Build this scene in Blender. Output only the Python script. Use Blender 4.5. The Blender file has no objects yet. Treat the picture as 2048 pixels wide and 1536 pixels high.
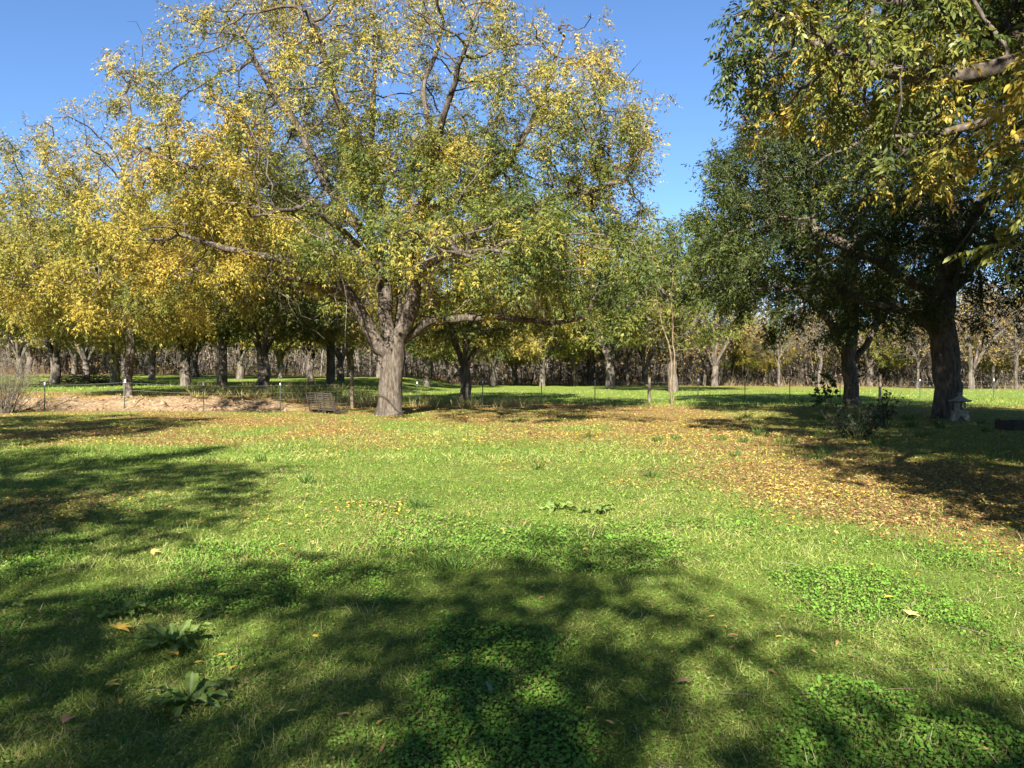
import bpy, bmesh, math, random
import numpy as np
from mathutils import Vector, Matrix

rng = np.random.default_rng(7)
random.seed(7)
R = math.radians
scene = bpy.context.scene
col = scene.collection

# ------------------------------------------------------------------ camera, sky, sun, exposure
EYE = 1.65
cam = bpy.data.cameras.new('camera')
cam.sensor_width = 36.0
cam.lens = 36.0 * 1680 / 2048
cam.clip_end = 3000
cam_o = bpy.data.objects.new('camera', cam)
cam_o.location = (0, 0, EYE)
cam_o.rotation_euler = (R(90 - 0.78), 0, 0)
col.objects.link(cam_o)
scene.camera = cam_o

SUN_EL, SUN_AZ = 33.0, 9.0            # elevation, degrees to the left of straight behind the camera
to_sun = Vector((-math.sin(R(SUN_AZ)) * math.cos(R(SUN_EL)), -math.cos(R(SUN_AZ)) * math.cos(R(SUN_EL)), math.sin(R(SUN_EL))))
world = bpy.data.worlds.new('World')
scene.world = world
world.use_nodes = True
wn = world.node_tree
sky = wn.nodes.new('ShaderNodeTexSky')
sky.sky_type = 'NISHITA'
sky.sun_disc = False
sky.sun_elevation = R(SUN_EL)
sky.sun_rotation = R(180 + SUN_AZ)
sky.air_density = 1.0
sky.dust_density = 0.0
sky.ozone_density = 7.0
sky.altitude = 1200
wn.links.new(sky.outputs['Color'], wn.nodes['Background'].inputs['Color'])
wn.nodes['Background'].inputs['Strength'].default_value = 0.054
sl = bpy.data.lights.new('sun', 'SUN')
sl.energy = 5.0
sl.angle = R(0.53)
sl.color = (1.0, 0.955, 0.86)
so = bpy.data.objects.new('sun', sl)
so.rotation_euler = to_sun.to_track_quat('Z', 'Y').to_euler()
so.location = (0, 0, 60)
col.objects.link(so)
scene.view_settings.view_transform = 'Standard'
scene.view_settings.look = 'None'
scene.view_settings.gamma = 1.0
scene.view_settings.use_curve_mapping = False
scene.view_settings.exposure = 1.9
scene.cycles.max_bounces = 6
scene.cycles.diffuse_bounces = 4
scene.cycles.transmission_bounces = 4
scene.cycles.glossy_bounces = 2
scene.cycles.use_denoising = True

# ------------------------------------------------------------------ noise and small maths
def _hash(ix, iy, iz, seed):
    h = (ix.astype(np.int64) * 374761393 + iy.astype(np.int64) * 668265263 + iz.astype(np.int64) * 2147483647 + seed * 974634777) & 0xFFFFFFFF
    h = ((h ^ (h >> 13)) * 1274126177) & 0xFFFFFFFF
    h = ((h ^ (h >> 16)) * 2246822519) & 0xFFFFFFFF
    return ((h ^ (h >> 15)) & 0xFFFFFF) / float(0xFFFFFF)

def vnoise(x, y, z=None, seed=0):
    x = np.asarray(x, float); y = np.asarray(y, float)
    z = np.zeros_like(x) if z is None else np.asarray(z, float)
    ix, iy, iz = np.floor(x), np.floor(y), np.floor(z)
    fx, fy, fz = x - ix, y - iy, z - iz
    fx, fy, fz = [f * f * (3 - 2 * f) for f in (fx, fy, fz)]
    r = 0
    for dx in (0, 1):
        for dy in (0, 1):
            for dz in (0, 1):
                w = (fx if dx else 1 - fx) * (fy if dy else 1 - fy) * (fz if dz else 1 - fz)
                r = r + w * _hash(ix + dx, iy + dy, iz + dz, seed)
    return r

def fbm(x, y, z=None, seed=0, octv=4):
    s, a, t = 0.0, 0.5, 0.0
    f = 1.0
    for k in range(octv):
        s = s + a * vnoise(np.asarray(x) * f, np.asarray(y) * f, None if z is None else np.asarray(z) * f, seed + k * 17)
        t += a
        a *= 0.5
        f *= 2.03
    return s / t

def sstep(a, b, v):
    t = np.clip((np.asarray(v, float) - a) / (b - a), 0, 1)
    return t * t * (3 - 2 * t)

def norm(v):
    return v / np.maximum(np.linalg.norm(v, axis=-1, keepdims=True), 1e-9)

# ------------------------------------------------------------------ mesh and object helpers
def mesh_np(name, verts, faces, mat, colr=None, smooth=False):
    """faces: list of integer arrays (n, k). colr: (nverts, 3)"""
    me = bpy.data.meshes.new(name)
    verts = np.asarray(verts, np.float32)
    me.vertices.add(len(verts))
    me.vertices.foreach_set('co', verts.ravel())
    faces = [np.asarray(f, np.int32) for f in faces if len(f)]
    nl = sum(f.size for f in faces)
    npoly = sum(len(f) for f in faces)
    me.loops.add(nl)
    me.polygons.add(npoly)
    me.loops.foreach_set('vertex_index', np.concatenate([f.ravel() for f in faces]))
    tot = np.concatenate([np.full(len(f), f.shape[1], np.int32) for f in faces])
    start = np.concatenate([[0], np.cumsum(tot)[:-1]]).astype(np.int32)
    me.polygons.foreach_set('loop_start', start)
    me.polygons.foreach_set('loop_total', tot)
    if smooth:
        me.polygons.foreach_set('use_smooth', np.ones(npoly, bool))
    if colr is not None:
        at = me.color_attributes.new('Col', 'FLOAT_COLOR', 'POINT')
        c4 = np.ones((len(verts), 4), np.float32)
        c4[:, :3] = colr
        at.data.foreach_set('color', c4.ravel())
    me.update(calc_edges=True)
    me.materials.append(mat)
    return me

def obj(name, me, parent=None, loc=(0, 0, 0), rot=(0, 0, 0), scl=(1, 1, 1)):
    o = bpy.data.objects.new(name, me)
    col.objects.link(o)
    o.location = loc
    o.rotation_euler = rot
    o.scale = scl
    if parent is not None:
        o.parent = parent
    return o

def tag(o, label=None, cat=None, group=None, kind=None):
    if label: o['label'] = label
    if cat: o['category'] = cat
    if group: o['group'] = group
    if kind: o['kind'] = kind
    return o

def empty(name, loc=(0, 0, 0), rz=0.0, scl=1.0):
    e = obj(name, None, None, loc, (0, 0, rz), (scl, scl, scl))
    e.empty_display_size = 0.3
    return e

def copy_tree(o, loc, rz=0.0, scl=1.0, parent=None):
    c = o.copy()
    col.objects.link(c)
    c.parent = parent
    if parent is None:
        c.location = loc
        c.rotation_euler = (0, 0, rz)
        c.scale = (scl, scl, scl) if not isinstance(scl, tuple) else scl
    for ch in o.children:
        copy_tree(ch, None, parent=c)
    return c

def bm_mesh(name, bm, mat, smooth=False):
    me = bpy.data.meshes.new(name)
    bmesh.ops.recalc_face_normals(bm, faces=bm.faces)
    bm.to_mesh(me)
    bm.free()
    me.materials.append(mat)
    if smooth:
        me.polygons.foreach_set('use_smooth', np.ones(len(me.polygons), bool))
    return me

def bm_box(bm, size, loc=(0, 0, 0), rot=None, bevel=0.0):
    M = Matrix.Translation(loc)
    if rot is not None: M = M @ rot
    r = bmesh.ops.create_cube(bm, size=1.0, matrix=M @ Matrix.Diagonal((*size, 1)))
    if bevel:
        es = list({e for v in r['verts'] for e in v.link_edges})
        bmesh.ops.bevel(bm, geom=es, offset=bevel, segments=2, affect='EDGES')

def lathe(bm, prof, n=16, loc=(0, 0, 0), phase=0.0):
    rings = []
    for r, z in prof:
        rings.append([bm.verts.new((loc[0] + r * math.cos(phase + 2 * math.pi * k / n), loc[1] + r * math.sin(phase + 2 * math.pi * k / n), loc[2] + z)) for k in range(n)])
    for a, b in zip(rings, rings[1:]):
        for k in range(n):
            bm.faces.new((a[k], a[(k + 1) % n], b[(k + 1) % n], b[k]))
    bm.faces.new(rings[0][::-1])
    bm.faces.new(rings[-1])

# ------------------------------------------------------------------ materials
def new_mat(name):
    m = bpy.data.materials.new(name)
    m.use_nodes = True
    nt = m.node_tree
    return m, nt, nt.nodes['Principled BSDF']

def N(nt, t, **kw):
    n = nt.nodes.new(t)
    for k, v in kw.items():
        setattr(n, k, v)
    return n

def ramp(nt, stops, fac):
    r = N(nt, 'ShaderNodeValToRGB')
    e = r.color_ramp.elements
    e[0].position, e[0].color = stops[0][0], (*stops[0][1], 1)
    e[1].position, e[1].color = stops[-1][0], (*stops[-1][1], 1)
    for p, c in stops[1:-1]:
        k = e.new(p)
        k.color = (*c, 1)
    nt.links.new(fac, r.inputs['Fac'])
    return r.outputs['Color']

def noise(nt, vec, scale, detail=4, rough=0.6):
    n = N(nt, 'ShaderNodeTexNoise')
    n.inputs['Scale'].default_value = scale
    n.inputs['Detail'].default_value = detail
    n.inputs['Roughness'].default_value = rough
    nt.links.new(vec, n.inputs['Vector'])
    return n.outputs['Fac']

def mixc(nt, fac, a, b, mode='MIX'):
    m = N(nt, 'ShaderNodeMix', data_type='RGBA', blend_type=mode)
    if isinstance(fac, float): m.inputs[0].default_value = fac
    else: nt.links.new(fac, m.inputs[0])
    for s, i in ((a, 6), (b, 7)):
        if isinstance(s, tuple): m.inputs[i].default_value = (*s, 1)
        else: nt.links.new(s, m.inputs[i])
    return m.outputs[2]

def leaf_mat(name, transl=0.35, spec=0.25, rough=0.55):
    m, nt, b = new_mat(name)
    a = N(nt, 'ShaderNodeAttribute', attribute_name='Col')
    nt.links.new(a.outputs['Color'], b.inputs['Base Color'])
    b.inputs['Roughness'].default_value = rough
    b.inputs['Specular IOR Level'].default_value = spec
    t = N(nt, 'ShaderNodeBsdfTranslucent')
    nt.links.new(mixc(nt, 1.0, a.outputs['Color'], (1.0, 1.0, 0.75), 'MULTIPLY'), t.inputs['Color'])
    mx = N(nt, 'ShaderNodeMixShader')
    mx.inputs[0].default_value = transl
    nt.links.new(b.outputs[0], mx.inputs[1])
    nt.links.new(t.outputs[0], mx.inputs[2])
    nt.links.new(mx.outputs[0], nt.nodes['Material Output'].inputs['Surface'])
    return m

def bark_mat(name, dark, mid, light, sc=9.0, lichen=0.0):
    m, nt, b = new_mat(name)
    tc = N(nt, 'ShaderNodeTexCoord')
    mp = N(nt, 'ShaderNodeMapping')
    mp.inputs['Scale'].default_value = (1, 1, 0.22)
    nt.links.new(tc.outputs['Object'], mp.inputs['Vector'])
    f = noise(nt, mp.outputs['Vector'], sc, 6, 0.7)
    f2 = noise(nt, tc.outputs['Object'], 1.7, 3, 0.6)
    c = ramp(nt, [(0.32, dark), (0.5, mid), (0.68, light)], f)
    c = mixc(nt, ramp(nt, [(0.45, (0, 0, 0)), (0.7, (0.5, 0.5, 0.5))], f2), c, light)
    nt.links.new(c, b.inputs['Base Color'])
    b.inputs['Roughness'].default_value = 0.95
    b.inputs['Specular IOR Level'].default_value = 0.1
    bp = N(nt, 'ShaderNodeBump')
    bp.inputs['Strength'].default_value = 0.9
    bp.inputs['Distance'].default_value = 0.05
    nt.links.new(f, bp.inputs['Height'])
    nt.links.new(bp.outputs['Normal'], b.inputs['Normal'])
    return m

def plain_mat(name, c1, c2, sc=20.0, rough=0.85, stretch=(1, 1, 1), bump=0.3, spec=0.2):
    m, nt, b = new_mat(name)
    tc = N(nt, 'ShaderNodeTexCoord')
    mp = N(nt, 'ShaderNodeMapping')
    mp.inputs['Scale'].default_value = stretch
    nt.links.new(tc.outputs['Object'], mp.inputs['Vector'])
    f = noise(nt, mp.outputs['Vector'], sc, 5, 0.65)
    nt.links.new(ramp(nt, [(0.35, c1), (0.65, c2)], f), b.inputs['Base Color'])
    b.inputs['Roughness'].default_value = rough
    b.inputs['Specular IOR Level'].default_value = spec
    if bump:
        bp = N(nt, 'ShaderNodeBump')
        bp.inputs['Strength'].default_value = bump
        bp.inputs['Distance'].default_value = 0.02
        nt.links.new(f, bp.inputs['Height'])
        nt.links.new(bp.outputs['Normal'], b.inputs['Normal'])
    return m

M_leaf = leaf_mat('autumn_leaf', 0.28)
M_leaf_near = leaf_mat('autumn_leaf_glossy', 0.32, 0.35, 0.45)
M_grass = leaf_mat('grass_blade', 0.30, 0.2, 0.6)
M_litter = leaf_mat('dry_leaf', 0.12, 0.15, 0.7)
M_bark = bark_mat('bark_grey_brown', (0.026, 0.020, 0.015), (0.078, 0.062, 0.048), (0.175, 0.145, 0.115), 11)
M_bark_far = bark_mat('bark_pale', (0.03, 0.024, 0.018), (0.09, 0.074, 0.058), (0.20, 0.17, 0.135), 7)
M_bark_sap = bark_mat('bark_tan', (0.07, 0.048, 0.03), (0.16, 0.115, 0.07), (0.27, 0.20, 0.13), 12)
M_twig = leaf_mat('dry_twig', 0.0, 0.1, 0.9)
M_postwood = plain_mat('old_post_wood', (0.13, 0.095, 0.065), (0.33, 0.26, 0.19), 14, 0.95, (1, 1, 0.12), 0.6)
M_darkwood = plain_mat('weathered_dark_wood', (0.03, 0.024, 0.018), (0.082, 0.066, 0.052), 18, 0.9, (0.2, 1, 1), 0.4)
M_steel = plain_mat('green_post_paint', (0.02, 0.035, 0.025), (0.05, 0.065, 0.05), 30, 0.6, bump=0.1)
M_white = plain_mat('white_tip_paint', (0.62, 0.62, 0.60), (0.82, 0.82, 0.80), 25, 0.5, bump=0.05)
M_wire = plain_mat('galvanised_wire', (0.16, 0.16, 0.15), (0.28, 0.28, 0.27), 40, 0.45, bump=0.0, spec=0.5)
M_stone = plain_mat('lantern_concrete', (0.17, 0.155, 0.115), (0.38, 0.34, 0.26), 9, 0.95, bump=0.5)
M_rope = plain_mat('grey_rope', (0.20, 0.18, 0.15), (0.36, 0.33, 0.28), 60, 0.95)
M_soil = plain_mat('dark_soil', (0.03, 0.022, 0.015), (0.09, 0.066, 0.045), 15, 1.0)

# ------------------------------------------------------------------ terrain and ground fields
def terrain(x, y):
    x = np.asarray(x, float); y = np.asarray(y, float)
    z = 0.05 * (fbm(x * 0.35, y * 0.35, seed=3, octv=3) - 0.5) + 0.10 * (vnoise(x * 0.07, y * 0.07, seed=9) - 0.5)
    z = z + 0.045 * (fbm(x * 1.6, y * 1.6, seed=14, octv=3) - 0.5) * (1 - sstep(12, 20, y))
    left = 1 - sstep(-14.0, -5.5, x)
    edge = 36.4 + 0.5 * (fbm(x * 0.5, x * 0 + 3, seed=21, octv=3) - 0.5)
    rise = sstep(0, 2.2, y - edge)
    z = z + left * rise * (0.50 + 0.10 * np.clip((y - 40) / 10, 0, 6))
    bank = left * sstep(-0.3, 0.3, y - edge) * (1 - sstep(2.2, 3.2, y - edge))
    z = z + bank * 0.55 * (fbm(x * 1.9, y * 2.2, seed=5, octv=4) - 0.5)
    z = z + 0.5 * sstep(80, 130, y) * sstep(-20, -50, x)
    z = z + (3.5 + 5.0 * fbm(x * 0.03, y * 0.01, seed=66, octv=2)) * sstep(128, 185, np.hypot(x, y))  # unseen rise added behind the wood to hide the bright horizon
    return z

def f_bank(x, y):
    left = 1 - sstep(-12.0, -7.0, x + 1.6 * (vnoise(x * 0.6, y * 0.6, seed=2) - 0.5))
    edge = 36.1 + 0.5 * (fbm(x * 0.5, x * 0 + 3, seed=21, octv=3) - 0.5)
    return left * sstep(-0.2, 0.4, y - edge) * (1 - sstep(1.9, 3.0, y - edge + 0.7 * (fbm(x, y, seed=8, octv=3) - 0.5)))

def f_litter(x, y):
    x = np.asarray(x, float); y = np.asarray(y, float)
    n = fbm(x * 0.55, y * 0.40, seed=31, octv=4) - 0.5
    n2 = fbm(x * 0.16, y * 0.12, seed=37, octv=3) - 0.5
    bx = np.interp(y, [0, 6.0, 8.3, 10.5, 15, 20, 26, 34], [6.4, 4.3, 3.6, 3.0, 2.7, 2.4, 2.2, 2.0])
    right = sstep(-0.9, 1.5, x - bx + 2.2 * n) * (1 - sstep(40, 46, y)) * (0.88 - 0.40 * sstep(6.5, 9.5, x))
    main = sstep(17.5, 22.5, y + 3.5 * n + 5 * n2) * (1 - sstep(35.5, 39, y)) * (0.60 + 1.5 * n) * (1 - sstep(6, 11, x))
    left = (1 - sstep(-5.6, -3.8, x + 2.2 * n)) * sstep(5.5, 8.0, y) * (1 - sstep(10.5, 13, y)) * 0.5
    beyond = sstep(36, 38.5, y) * (1 - sstep(44 + 8 * n, 49 + 8 * n, y)) * (1 - sstep(2, 9, x)) * 0.95
    edgew = sstep(78, 88, y - 8 * n) * 0.5 * sstep(0, 30, x)
    spot = 0.32 * sstep(0.10, 0.24, n) * (1 - sstep(20, 30, y))
    far = sstep(112, 124, np.hypot(x, y))
    return np.clip(np.maximum.reduce([right, main, left, beyond, edgew, spot, far]), 0, 1)

def f_clover(x, y):
    """lush dark green patches of low round-leaved weeds"""
    n = fbm(x * 1.15, y * 0.8, seed=41, octv=4)
    n2 = vnoise(x * 0.22, y * 0.2, seed=43)
    bias = 0.075 * sstep(-2.5, 1.0, x) - 0.045 + 0.10 * (n2 - 0.5)
    return sstep(0.45, 0.62, n + bias) * (1 - 0.9 * f_litter(x, y)) * (1 - 0.72 * sstep(7.5, 11, y)) * (1 - sstep(16, 24, y))

def build_ground():
    def axis(lo, hi, fine_lo, fine_hi, step, grow):
        a = list(np.arange(fine_lo, fine_hi, step))
        s = step
        while a[-1] < hi:
            s *= grow
            a.append(a[-1] + s)
        s = step
        b = []
        cur = fine_lo
        while cur > lo:
            s *= grow
            cur -= s
            b.append(cur)
        return np.array(b[::-1] + a)
    xs = axis(-900, 900, -24, 24, 0.32, 1.15)
    ys = np.concatenate([axis(-120, 3, 2.0, 12, 0.10, 1.2), np.arange(12.1, 35.5, 0.22), np.arange(35.6, 40.2, 0.10), np.arange(40.3, 60, 0.4)])
    ys = np.unique(np.round(ys[(ys < 60)], 4))
    t = [60.5]
    s = 0.5
    while t[-1] < 1500:
        s *= 1.09
        t.append(t[-1] + s)
    ys = np.concatenate([ys, t])
    keep = np.concatenate([[True], np.diff(ys) > 0.05])
    ys = ys[keep]
    X, Y = np.meshgrid(xs, ys)
    x, y = X.ravel(), Y.ravel()
    z = terrain(x, y)
    near = (y > 2) & (y < 14)
    cl = f_clover(x, y)
    z = z + 0.008 * cl
    nx, ny = len(xs), len(ys)
    i = np.arange(nx * ny).reshape(ny, nx)
    q = np.stack([i[:-1, :-1], i[:-1, 1:], i[1:, 1:], i[1:, :-1]], -1).reshape(-1, 4)
    mask = np.stack([f_litter(x, y), cl, f_bank(x, y)], 1)
    m, nt, b = new_mat('ground_turf')
    at = N(nt, 'ShaderNodeAttribute', attribute_name='Col')
    sp = N(nt, 'ShaderNodeSeparateColor')
    nt.links.new(at.outputs['Color'], sp.inputs[0])
    tc = N(nt, 'ShaderNodeTexCoord')
    v = tc.outputs['Object']
    fine = noise(nt, v, 38, 4, 0.75)
    midn = noise(nt, v, 6.5, 5, 0.7)
    big = noise(nt, v, 0.8, 4, 0.6)
    grass = ramp(nt, [(0.30, (0.06, 0.085, 0.016)), (0.5, (0.17, 0.215, 0.042)), (0.72, (0.33, 0.33, 0.095))], fine)
    grass = mixc(nt, ramp(nt, [(0.42, (0, 0, 0)), (0.62, (0.7, 0.7, 0.7))], big), grass, ramp(nt, [(0.3, (0.09, 0.14, 0.02)), (0.7, (0.22, 0.30, 0.05))], midn))
    clov = ramp(nt, [(0.32, (0.03, 0.05, 0.01)), (0.7, (0.11, 0.17, 0.03))], fine)
    lit = ramp(nt, [(0.30, (0.085, 0.05, 0.024)), (0.47, (0.23, 0.135, 0.055)), (0.60, (0.35, 0.23, 0.085)), (0.70, (0.50, 0.36, 0.08))], fine)
    lit = mixc(nt, ramp(nt, [(0.45, (0, 0, 0)), (0.65, (0.6, 0.6, 0.6))], midn), lit, (0.27, 0.18, 0.07))
    dirt = ramp(nt, [(0.3, (0.11, 0.073, 0.04)), (0.5, (0.25, 0.172, 0.098)), (0.72, (0.40, 0.295, 0.18))], midn)
    # ragged edges between the covers
    def rag(o, s):
        a = N(nt, 'ShaderNodeMath', operation='ADD')
        nt.links.new(o, a.inputs[0])
        sb = N(nt, 'ShaderNodeMath', operation='MULTIPLY_ADD')
        nt.links.new(midn, sb.inputs[0])
        sb.inputs[1].default_value = s
        sb.inputs[2].default_value = -s * 0.5
        nt.links.new(sb.outputs[0], a.inputs[1])
        return a.outputs[0]
    c = mixc(nt, sp.outputs[1], grass, clov)
    c = mixc(nt, ramp(nt, [(0.28, (0, 0, 0)), (0.72, (1, 1, 1))], rag(sp.outputs[0], 1.3)), c, lit)
    c = mixc(nt, ramp(nt, [(0.35, (0, 0, 0)), (0.6, (1, 1, 1))], rag(sp.outputs[2], 0.7)), c, dirt)
    nt.links.new(c, b.inputs['Base Color'])
    b.inputs['Roughness'].default_value = 1.0
    b.inputs['Specular IOR Level'].default_value = 0.05
    bp = N(nt, 'ShaderNodeBump')
    bp.inputs['Strength'].default_value = 1.0
    bp.inputs['Distance'].default_value = 0.05
    nt.links.new(fine, bp.inputs['Height'])
    nt.links.new(bp.outputs['Normal'], b.inputs['Normal'])
    o = obj('ground', mesh_np('ground', np.stack([x, y, z], 1), [q], m, mask, True))
    tag(o, 'patchy green lawn with leaf litter, a bare dirt bank and the field behind', 'ground', kind='structure')
build_ground()

# ------------------------------------------------------------------ leaf shapes (numpy, many at once)
def frames(d, up):
    """d: (n,3) long axis; up: (n,3) rough face normal -> side, normal"""
    s = norm(np.cross(d, up))
    n = np.cross(s, d)
    return s, n

def blades4(base, d, up, L, W, fold=0.15):
    """n lance-shaped leaflets of four corners (one folded quad each)"""
    s, n = frames(d, up)
    L = L[:, None]; W = W[:, None]
    mid = base + d * L * 0.45
    v = np.stack([base, mid + s * W * 0.5 + n * W * fold, base + d * L - n * L * 0.06, mid - s * W * 0.5 + n * W * fold], 1)
    k = len(base)
    f = np.arange(k * 4).reshape(k, 4)
    return v.reshape(-1, 3), [f], 4

def blades3(base, d, up, L, W):
    """small far leaflets: one pointed face each"""
    s, n = frames(d, up)
    L = L[:, None]; W = W[:, None]
    a = base + d * L * 0.12
    v = np.stack([a + s * W * 0.5, base + d * L - n * L * 0.05, a - s * W * 0.5], 1)
    k = len(base)
    return v.reshape(-1, 3), [np.arange(k * 3).reshape(k, 3)], 3

def blades6(base, d, up, L, W, fold=0.18, curl=0.10):
    s, n = frames(d, up)
    L = L[:, None]; W = W[:, None]
    a = base + d * L * 0.28
    b = base + d * L * 0.62 - n * L * curl * 0.4
    v = np.stack([base, a + s * W * .46 + n * W * fold, b + s * W * .42 + n * W * fold, base + d * L - n * L * curl, b - s * W * .42 + n * W * fold, a - s * W * .46 + n * W * fold], 1)
    k = len(base)
    i = (np.arange(k) * 6)[:, None]
    f4 = np.concatenate([i + np.array([[1, 2, 4, 5]])])
    f3 = np.concatenate([i + np.array([[0, 1, 5]]), i + np.array([[2, 3, 4]])])
    return v.reshape(-1, 3), [f4, f3], 6

def compound(p, d, n_pairs, L, leaflet, width, rg, six=False, droop=0.5):
    """pinnate leaves: p (n,3) bases, d (n,3) rachis directions -> leaflet arrays"""
    n = len(p)
    m = n_pairs * 2 + 1
    t = np.concatenate([np.repeat(np.linspace(0.30, 0.92, n_pairs), 2), [1.0]])
    sgn = np.concatenate([np.tile([1, -1], n_pairs), [0]])
    up = norm(rg.normal(size=(n, 3)) * 0.35 + np.array([0, 0, 1.0]))
    s, nn = frames(d, up)
    g = np.array([0, 0, -1.0])
    Ln = L[:, None, None]
    tt = t[None, :, None]
    base = p[:, None] + d[:, None] * Ln * tt + g * (Ln * tt ** 2 * droop * 0.35)
    ld = d[:, None] * np.where(sgn == 0, 1.0, 0.55)[None, :, None] + s[:, None] * (sgn * 0.85)[None, :, None] + g * droop * 0.7
    ld = norm(ld + rg.normal(size=(n, m, 3)) * 0.22)
    lu = norm(nn[:, None] + rg.normal(size=(n, m, 3)) * 0.45)
    LL = (leaflet * (0.75 + 0.5 * rg.random((n, m)))).ravel()
    WW = LL * width * (0.8 + 0.4 * rg.random(n * m))
    fn = blades6 if six else blades3
    v, f, k = fn(base.reshape(-1, 3), ld.reshape(-1, 3), lu.reshape(-1, 3), LL, WW)
    return v, f, k, m

def join(parts):
    """parts: list of (verts, faces list, colours) -> one set"""
    V, F3, F4, F6, C = [], [], [], [], []
    o = 0
    for v, fs, c in parts:
        V.append(v); C.append(c)
        for f in fs:
            {3: F3, 4: F4, 6: F6}[f.shape[1]].append(f + o)
        o += len(v)
    F = [np.concatenate(x) for x in (F3, F4, F6) if x]
    return np.concatenate(V), F, np.concatenate(C)

# ------------------------------------------------------------------ trees: limbs laid by hand, branches grown towards points in the crown
def resample(pts, step):
    pts = np.asarray(pts, float)
    # smooth with Catmull-Rom, then even steps
    P = np.vstack([2 * pts[0] - pts[1], pts, 2 * pts[-1] - pts[-2]])
    out = []
    for i in range(1, len(P) - 2):
        for t in np.linspace(0, 1, 12, endpoint=False):
            a, b, c, d = P[i - 1], P[i], P[i + 1], P[i + 2]
            out.append(0.5 * (2 * b + (c - a) * t + (2 * a - 5 * b + 4 * c - d) * t * t + (3 * b - a - 3 * c + d) * t ** 3))
    out.append(pts[-1])
    out = np.array(out)
    s = np.concatenate([[0], np.cumsum(np.linalg.norm(np.diff(out, axis=0), axis=1))])
    k = max(2, int(round(s[-1] / step)) + 1)
    u = np.linspace(0, s[-1], k)
    return np.stack([np.interp(u, s, out[:, j]) for j in range(3)], 1)

class Skeleton:
    def __init__(self, step=0.4):
        self.p, self.par, self.grow, self.rmin = [], [], [], []
        self.step = step
    def limb(self, pts, r0=0.0, r1=0.0, grow_from=0.3, jitter=0.0, rg=None):
        q = resample(pts, self.step)
        if jitter:
            j = np.cumsum(rg.normal(size=q.shape) * jitter, axis=0)
            j -= np.linspace(0, 1, len(q))[:, None] * j[-1]
            q = q + j
        if self.p:
            arr = np.array(self.p)
            par = int(np.argmin(np.linalg.norm(arr - q[0], axis=1)))
            q = q[1:]
        else:
            par = -1
        for k, v in enumerate(q):
            t = k / max(1, len(q) - 1)
            self.p.append(v); self.par.append(par)
            self.grow.append(t >= grow_from)
            self.rmin.append(r0 + (r1 - r0) * t)
            par = len(self.p) - 1
    def colonise(self, att, rg, di=3.5, dk=0.75, iters=140, bias=(0, 0, 0.05), wig=0.2, maxn=14000):
        p = list(self.p); par = list(self.par); rm = list(self.rmin)
        P = np.array(p)
        g = np.array(self.grow)
        idx = np.nonzero(g)[0]
        best = np.full(len(att), 1e9); bi = np.zeros(len(att), int)
        def upd(ids):
            nonlocal best, bi
            for c in range(0, len(ids), 400):
                ii = ids[c:c + 400]
                d = np.linalg.norm(att[:, None] - np.array([p[i] for i in ii])[None], axis=2)
                k = d.argmin(1); dm = d[np.arange(len(att)), k]
                w = dm < best
                best = np.where(w, dm, best); bi = np.where(w, np.array(ii)[k], bi)
        upd(list(idx))
        alive = np.ones(len(att), bool)
        bias = np.array(bias)
        kids = {}
        for it in range(iters):
            # points far from the tree still pull when nothing else does
            act = alive & (best < di * (1.0 if it > 25 else 2.2))
            if not act.any():
                break
            ids = bi[act]
            dirs = norm(att[act] - np.array([p[i] for i in ids]))
            un, inv = np.unique(ids, return_inverse=True)
            acc = np.zeros((len(un), 3))
            np.add.at(acc, inv, dirs)
            acc = norm(acc) + bias + rg.normal(size=acc.shape) * wig
            acc = norm(acc)
            new = []
            for u, d in zip(un, acc):
                if kids.get(u, 0) >= 3: 
                    continue
                kids[u] = kids.get(u, 0) + 1
                p.append(np.asarray(p[u]) + d * self.step)
                par.append(int(u)); rm.append(0.0)
                new.append(len(p) - 1)
            if not new or len(p) > maxn:
                break
            att2 = alive
            upd(new)
            alive &= best > dk
            att, best, bi, alive = att[alive], best[alive], bi[alive], alive[alive]
            if len(att) == 0:
                break
        self.p, self.par, self.rmin = p, par, rm
        return self
    def finish(self, r_tip, r_base, expo=2.4):
        P = np.array(self.p); par = np.array(self.par)
        n = len(P)
        acc = np.zeros(n); dep = np.zeros(n, int); r = np.zeros(n)
        kids = [[] for _ in range(n)]
        for i in range(n - 1, -1, -1):
            r[i] = max(r_tip, acc[i] ** (1 / expo))
            if par[i] >= 0:
                acc[par[i]] += r[i] ** expo
                dep[par[i]] = max(dep[par[i]], dep[i] + 1)
                kids[par[i]].append(i)
        k = (r_base - r_tip) / max(r[0] - r_tip, 1e-6)
        r = r_tip + (r - r_tip) * k
        r = np.maximum(r, np.array(self.rmin))
        for i in range(1, n):
            r[i] = min(r[i], r[par[i]] * 1.0)
        self.P, self.parr, self.r, self.dep, self.kids = P, par, r, dep, kids
        return self

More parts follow.
